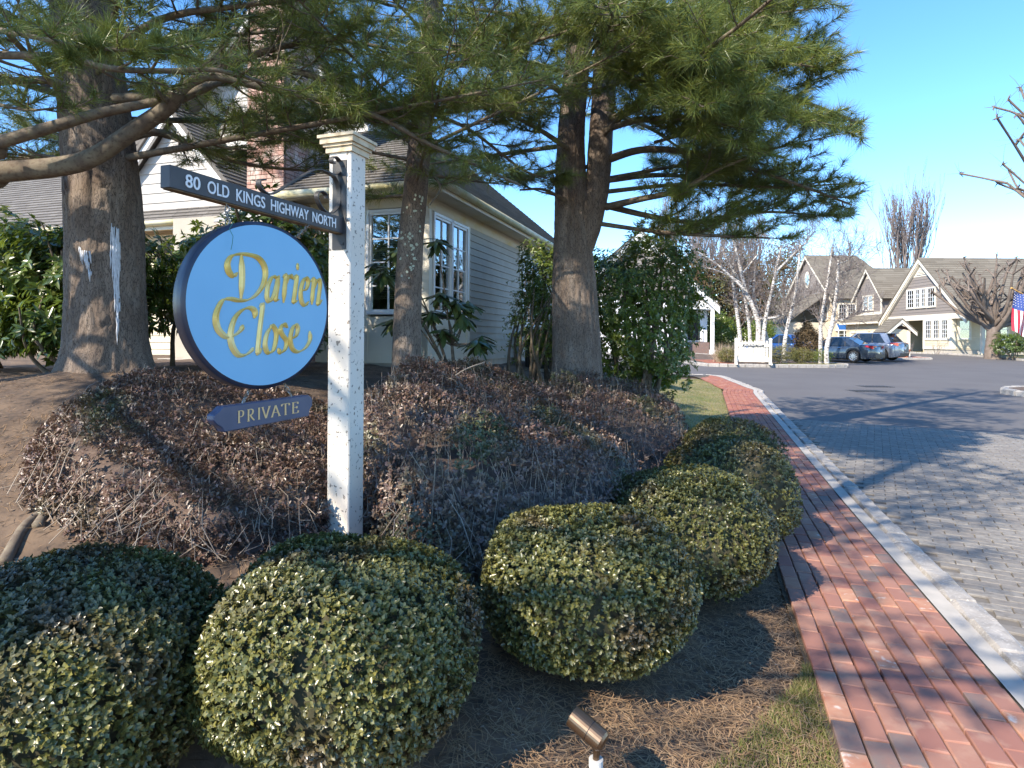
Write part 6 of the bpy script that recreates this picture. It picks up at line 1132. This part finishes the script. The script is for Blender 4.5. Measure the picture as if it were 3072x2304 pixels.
def mass(label, x, y, rx, h, n, L, m, name='evergreen_tree', group='brown evergreens behind the court', cone=0, nst=5):
    gz_ = float(G(y)); t = thing(name, label, 'tree' if h > 2.4 else 'shrub', (x, y, gz_), group); T = Tubes(); T.add([(x, y, gz_ - .1), (x + .05, y, gz_ + h * .5), (x, y, gz_ + h * .9)], [h * .02 + .02, h * .012 + .01, .01], 6)
    for k in range(int(nst * 6)): z = gz_ + h * rng.uniform(.15, .9); a = rng.uniform(0, 6.28); l = rx * rng.uniform(.5, .95) * (1 - cone * (z - gz_) / h); T.add([(x, y, z), (x + l * math.cos(a), y + l * math.sin(a), z + l * .25)], [.012 * h ** .5, .005], 3)
    T.obj('trunk', MT['bare'], t); d = rsph(n); rr = rng.uniform(.35, 1, n) ** .55 * (1 + .18 * np.sin(5 * d[:, 0] + 6 * d[:, 2] + x) + .14 * np.sin(11 * d[:, 1] + 7 * d[:, 2])); zf = .5 + d[:, 2] * rr * .5
    s = 1 - cone * zf; P = np.stack([x + d[:, 0] * rr * rx * s, y + d[:, 1] * rr * rx * s, gz_ + .05 + np.clip(zf, 0, 1.1) * h], -1); V, Fc = leaves(P, unit(rng.normal(size=(n, 3)) + [0, 0, .6]), rng.normal(size=(n, 3)), L * rng.uniform(.6, 1.3, n), L * .4, .1); np_obj('crown', V, Fc, MT[m], t, True, 'stuff'); return t
mass('olive brown evergreen right of the white house', 15.2, 58, 2.8, 8.2, 9000, .34, 'russet'); mass('russet evergreen behind the birch clump', 18.8, 60, 3.2, 9.0, 10000, .34, 'russet'); mass('dark russet evergreen behind the blue car', 23.0, 63, 3.4, 9.8, 10000, .34, 'russet'); mass('tall brown evergreen behind the tall gable', 37, 86, 3.2, 14.5, 9000, .4, 'russet'); mass('low dark evergreen beside the porch post', 15.9, 48, 1.4, 2.9, 5000, .2, 'holly'); mass('bright green bush behind the birch stems', 18.2, 46, 1.2, 2.5, 4000, .16, 'holly'); mass('distant dark evergreen beyond the white gable', 9.5, 75, 3, 11, 6000, .4, 'holly')
gi = 'small shrubs on the island'
def isl_shrub(label, u, Y, r, h, n, m, L=.06, name='yew_bush', cone=0): q = px(u, 360, Y); o = mass(label, q[0], Y, r, h, n, L, m, name, gi, cone, 2); o.location.z += .12; W[o.name][2] += .12; return o
isl_shrub('golden yew left of the picket sign', 727, 31.9, .5, .75, 2600, 'yew'); isl_shrub('shaded golden yew right of the picket sign', 781, 31.8, .75, .95, 4200, 'yew'); isl_shrub('small round golden yew in the island middle', 803, 31.8, .55, .75, 3000, 'yew'); isl_shrub('dark low yew at the foot of the slim birch', 822, 32.6, .5, .7, 2200, 'holly'); isl_shrub('brown feathery juniper before the tall cream house', 807, 33.8, 1.0, 2.1, 6000, 'juniper', .12, 'juniper', .55)
def tuftgrass(label, u, Y, h, n, spread): q = px(u, 360, Y); z = float(G(Y)) + .12; t = thing('ornamental_grass', label, 'grass', (q[0], Y, z)); P = np.array([q[0], Y, z]) + rng.normal(0, .1, (n, 3)) * [1.5, 1.5, 0]; V, Fc = needles(P, np.stack([rng.normal(0, spread, n), rng.normal(0, spread, n), np.ones(n)], -1), h * rng.uniform(.6, 1.1, n), .014); np_obj('blades', V, Fc, MT['straw'], t, False, 'stuff')
tuftgrass('dry straw coloured ornamental grass left of the picket sign', 723, 32.8, 1.15, 900, .42)
q = px(800, 366, 31.3); n = 5000; x = rng.uniform(12.8, 16.4, n); y = 30.95 + rng.uniform(0, .75, n); blades(x, y, .07, .012, 'ground_cover', 'low green ground cover along the island kerb', G(y) + .128); n = 2500; x = rng.uniform(15.2, 17.0, n); y = 30.95 + rng.uniform(.1, 2.0, n)
# pollarded trees
def pollard(label, x, y, gz_, h, r, reach, n, left=0, seed=0):
    t = thing('pollard_tree', label, 'tree', (x, y, gz_), 'knobby pollarded trees'); T = Tubes(); T.add(smooth_path([(x, y, gz_ - .15), (x - .04, y, gz_ + .15), (x + .03, y, gz_ + h * .2), (x, y, gz_ + h * .33)], 4), ls(r * 1.25, r * .85, 13), 12)
    for k in range(n):
        a = k * 2.399; sp_ = rng.uniform(.25, 1.0); e = np.array([x + reach * sp_ * math.cos(a), y + reach * sp_ * math.sin(a) * .8, gz_ + h * (1.02 - .38 * sp_ ** 2 + rng.normal(0, .03))]); b = np.array([x, y, gz_ + h * rng.uniform(.24, .38)]); m1 = b * .55 + e * .45 + np.array([0, 0, -.05 * h]) + rng.normal(0, .03 * h, 3); p = smooth_path([b, m1, e], 5); T.add(p, ls(r * .42, r * .13, len(p)), 6)
        for j in range(4):
            i = rng.integers(4, len(p)); s = rsph(1)[0]; s[2] = abs(s[2]) * .8; l = h * rng.uniform(.07, .17); q = p[i] + (unit(e - b) * .5 + s) * l; T.add(np.array([p[i], (p[i] + q) / 2 + rng.normal(0, .02, 3), q]), [r * .16, r * .11, r * .12], 5)
            for g_ in range(5): v_ = rsph(1)[0]; T.add(np.array([q - v_ * r * .05, q + v_ * r * rng.uniform(.25, .6)]), [r * .10, r * .035], 4)
            for g_ in range(3): v_ = rsph(1)[0]; T.add(np.array([q, q + v_ * l * .25, q + v_ * l * .45 + rng.normal(0, .03, 3)]), [r * .025, r * .02, r * .012], 3)
    T.obj('branches', MT['pollard'], t); return t
pq = px(993, 354, 41.5); pollard('thick pollarded tree with knobby branches before the right house', pq[0], 41.5, float(G(41.5)) + .1, 6.1, .42, 3.9, 34); pollard('knobby bare branch tips reaching in at the top right edge', 16.4, 17.0, float(G(17)) + .12, 9.0, .26, 3.0, 50)
shrub('rhododendron', 'green rhododendron at the right edge below the flag', (px(1014, 350, 40)[0], 40.2), 1.2, .9, 1.7, 420, 8, .16, .05, 'rhodo', None, .2, .5, 6, ground=float(G(40)) + .1)
for u, Y, lab in ((917.5, 47.4, 'bare twiggy shrub by the entry recess'), (946, 46.2, 'bare twiggy rose at the house corner')):
    q = px(u, 352, Y); z = float(G(Y)) + .1; t = thing('bare_shrub', lab, 'shrub', (q[0] - .6, Y, z)); T = Tubes()
    for k in range(9): grow(T, np.array([q[0] - .6 + rng.normal(0, .1), Y + rng.normal(0, .1), z - .03]), np.array([rng.normal(0, .4), rng.normal(0, .4), 1]), .7, .014, 1, .3, .1, (2, 4), 4, 0, .008)
    T.obj('twigs', MT['bare'], t)
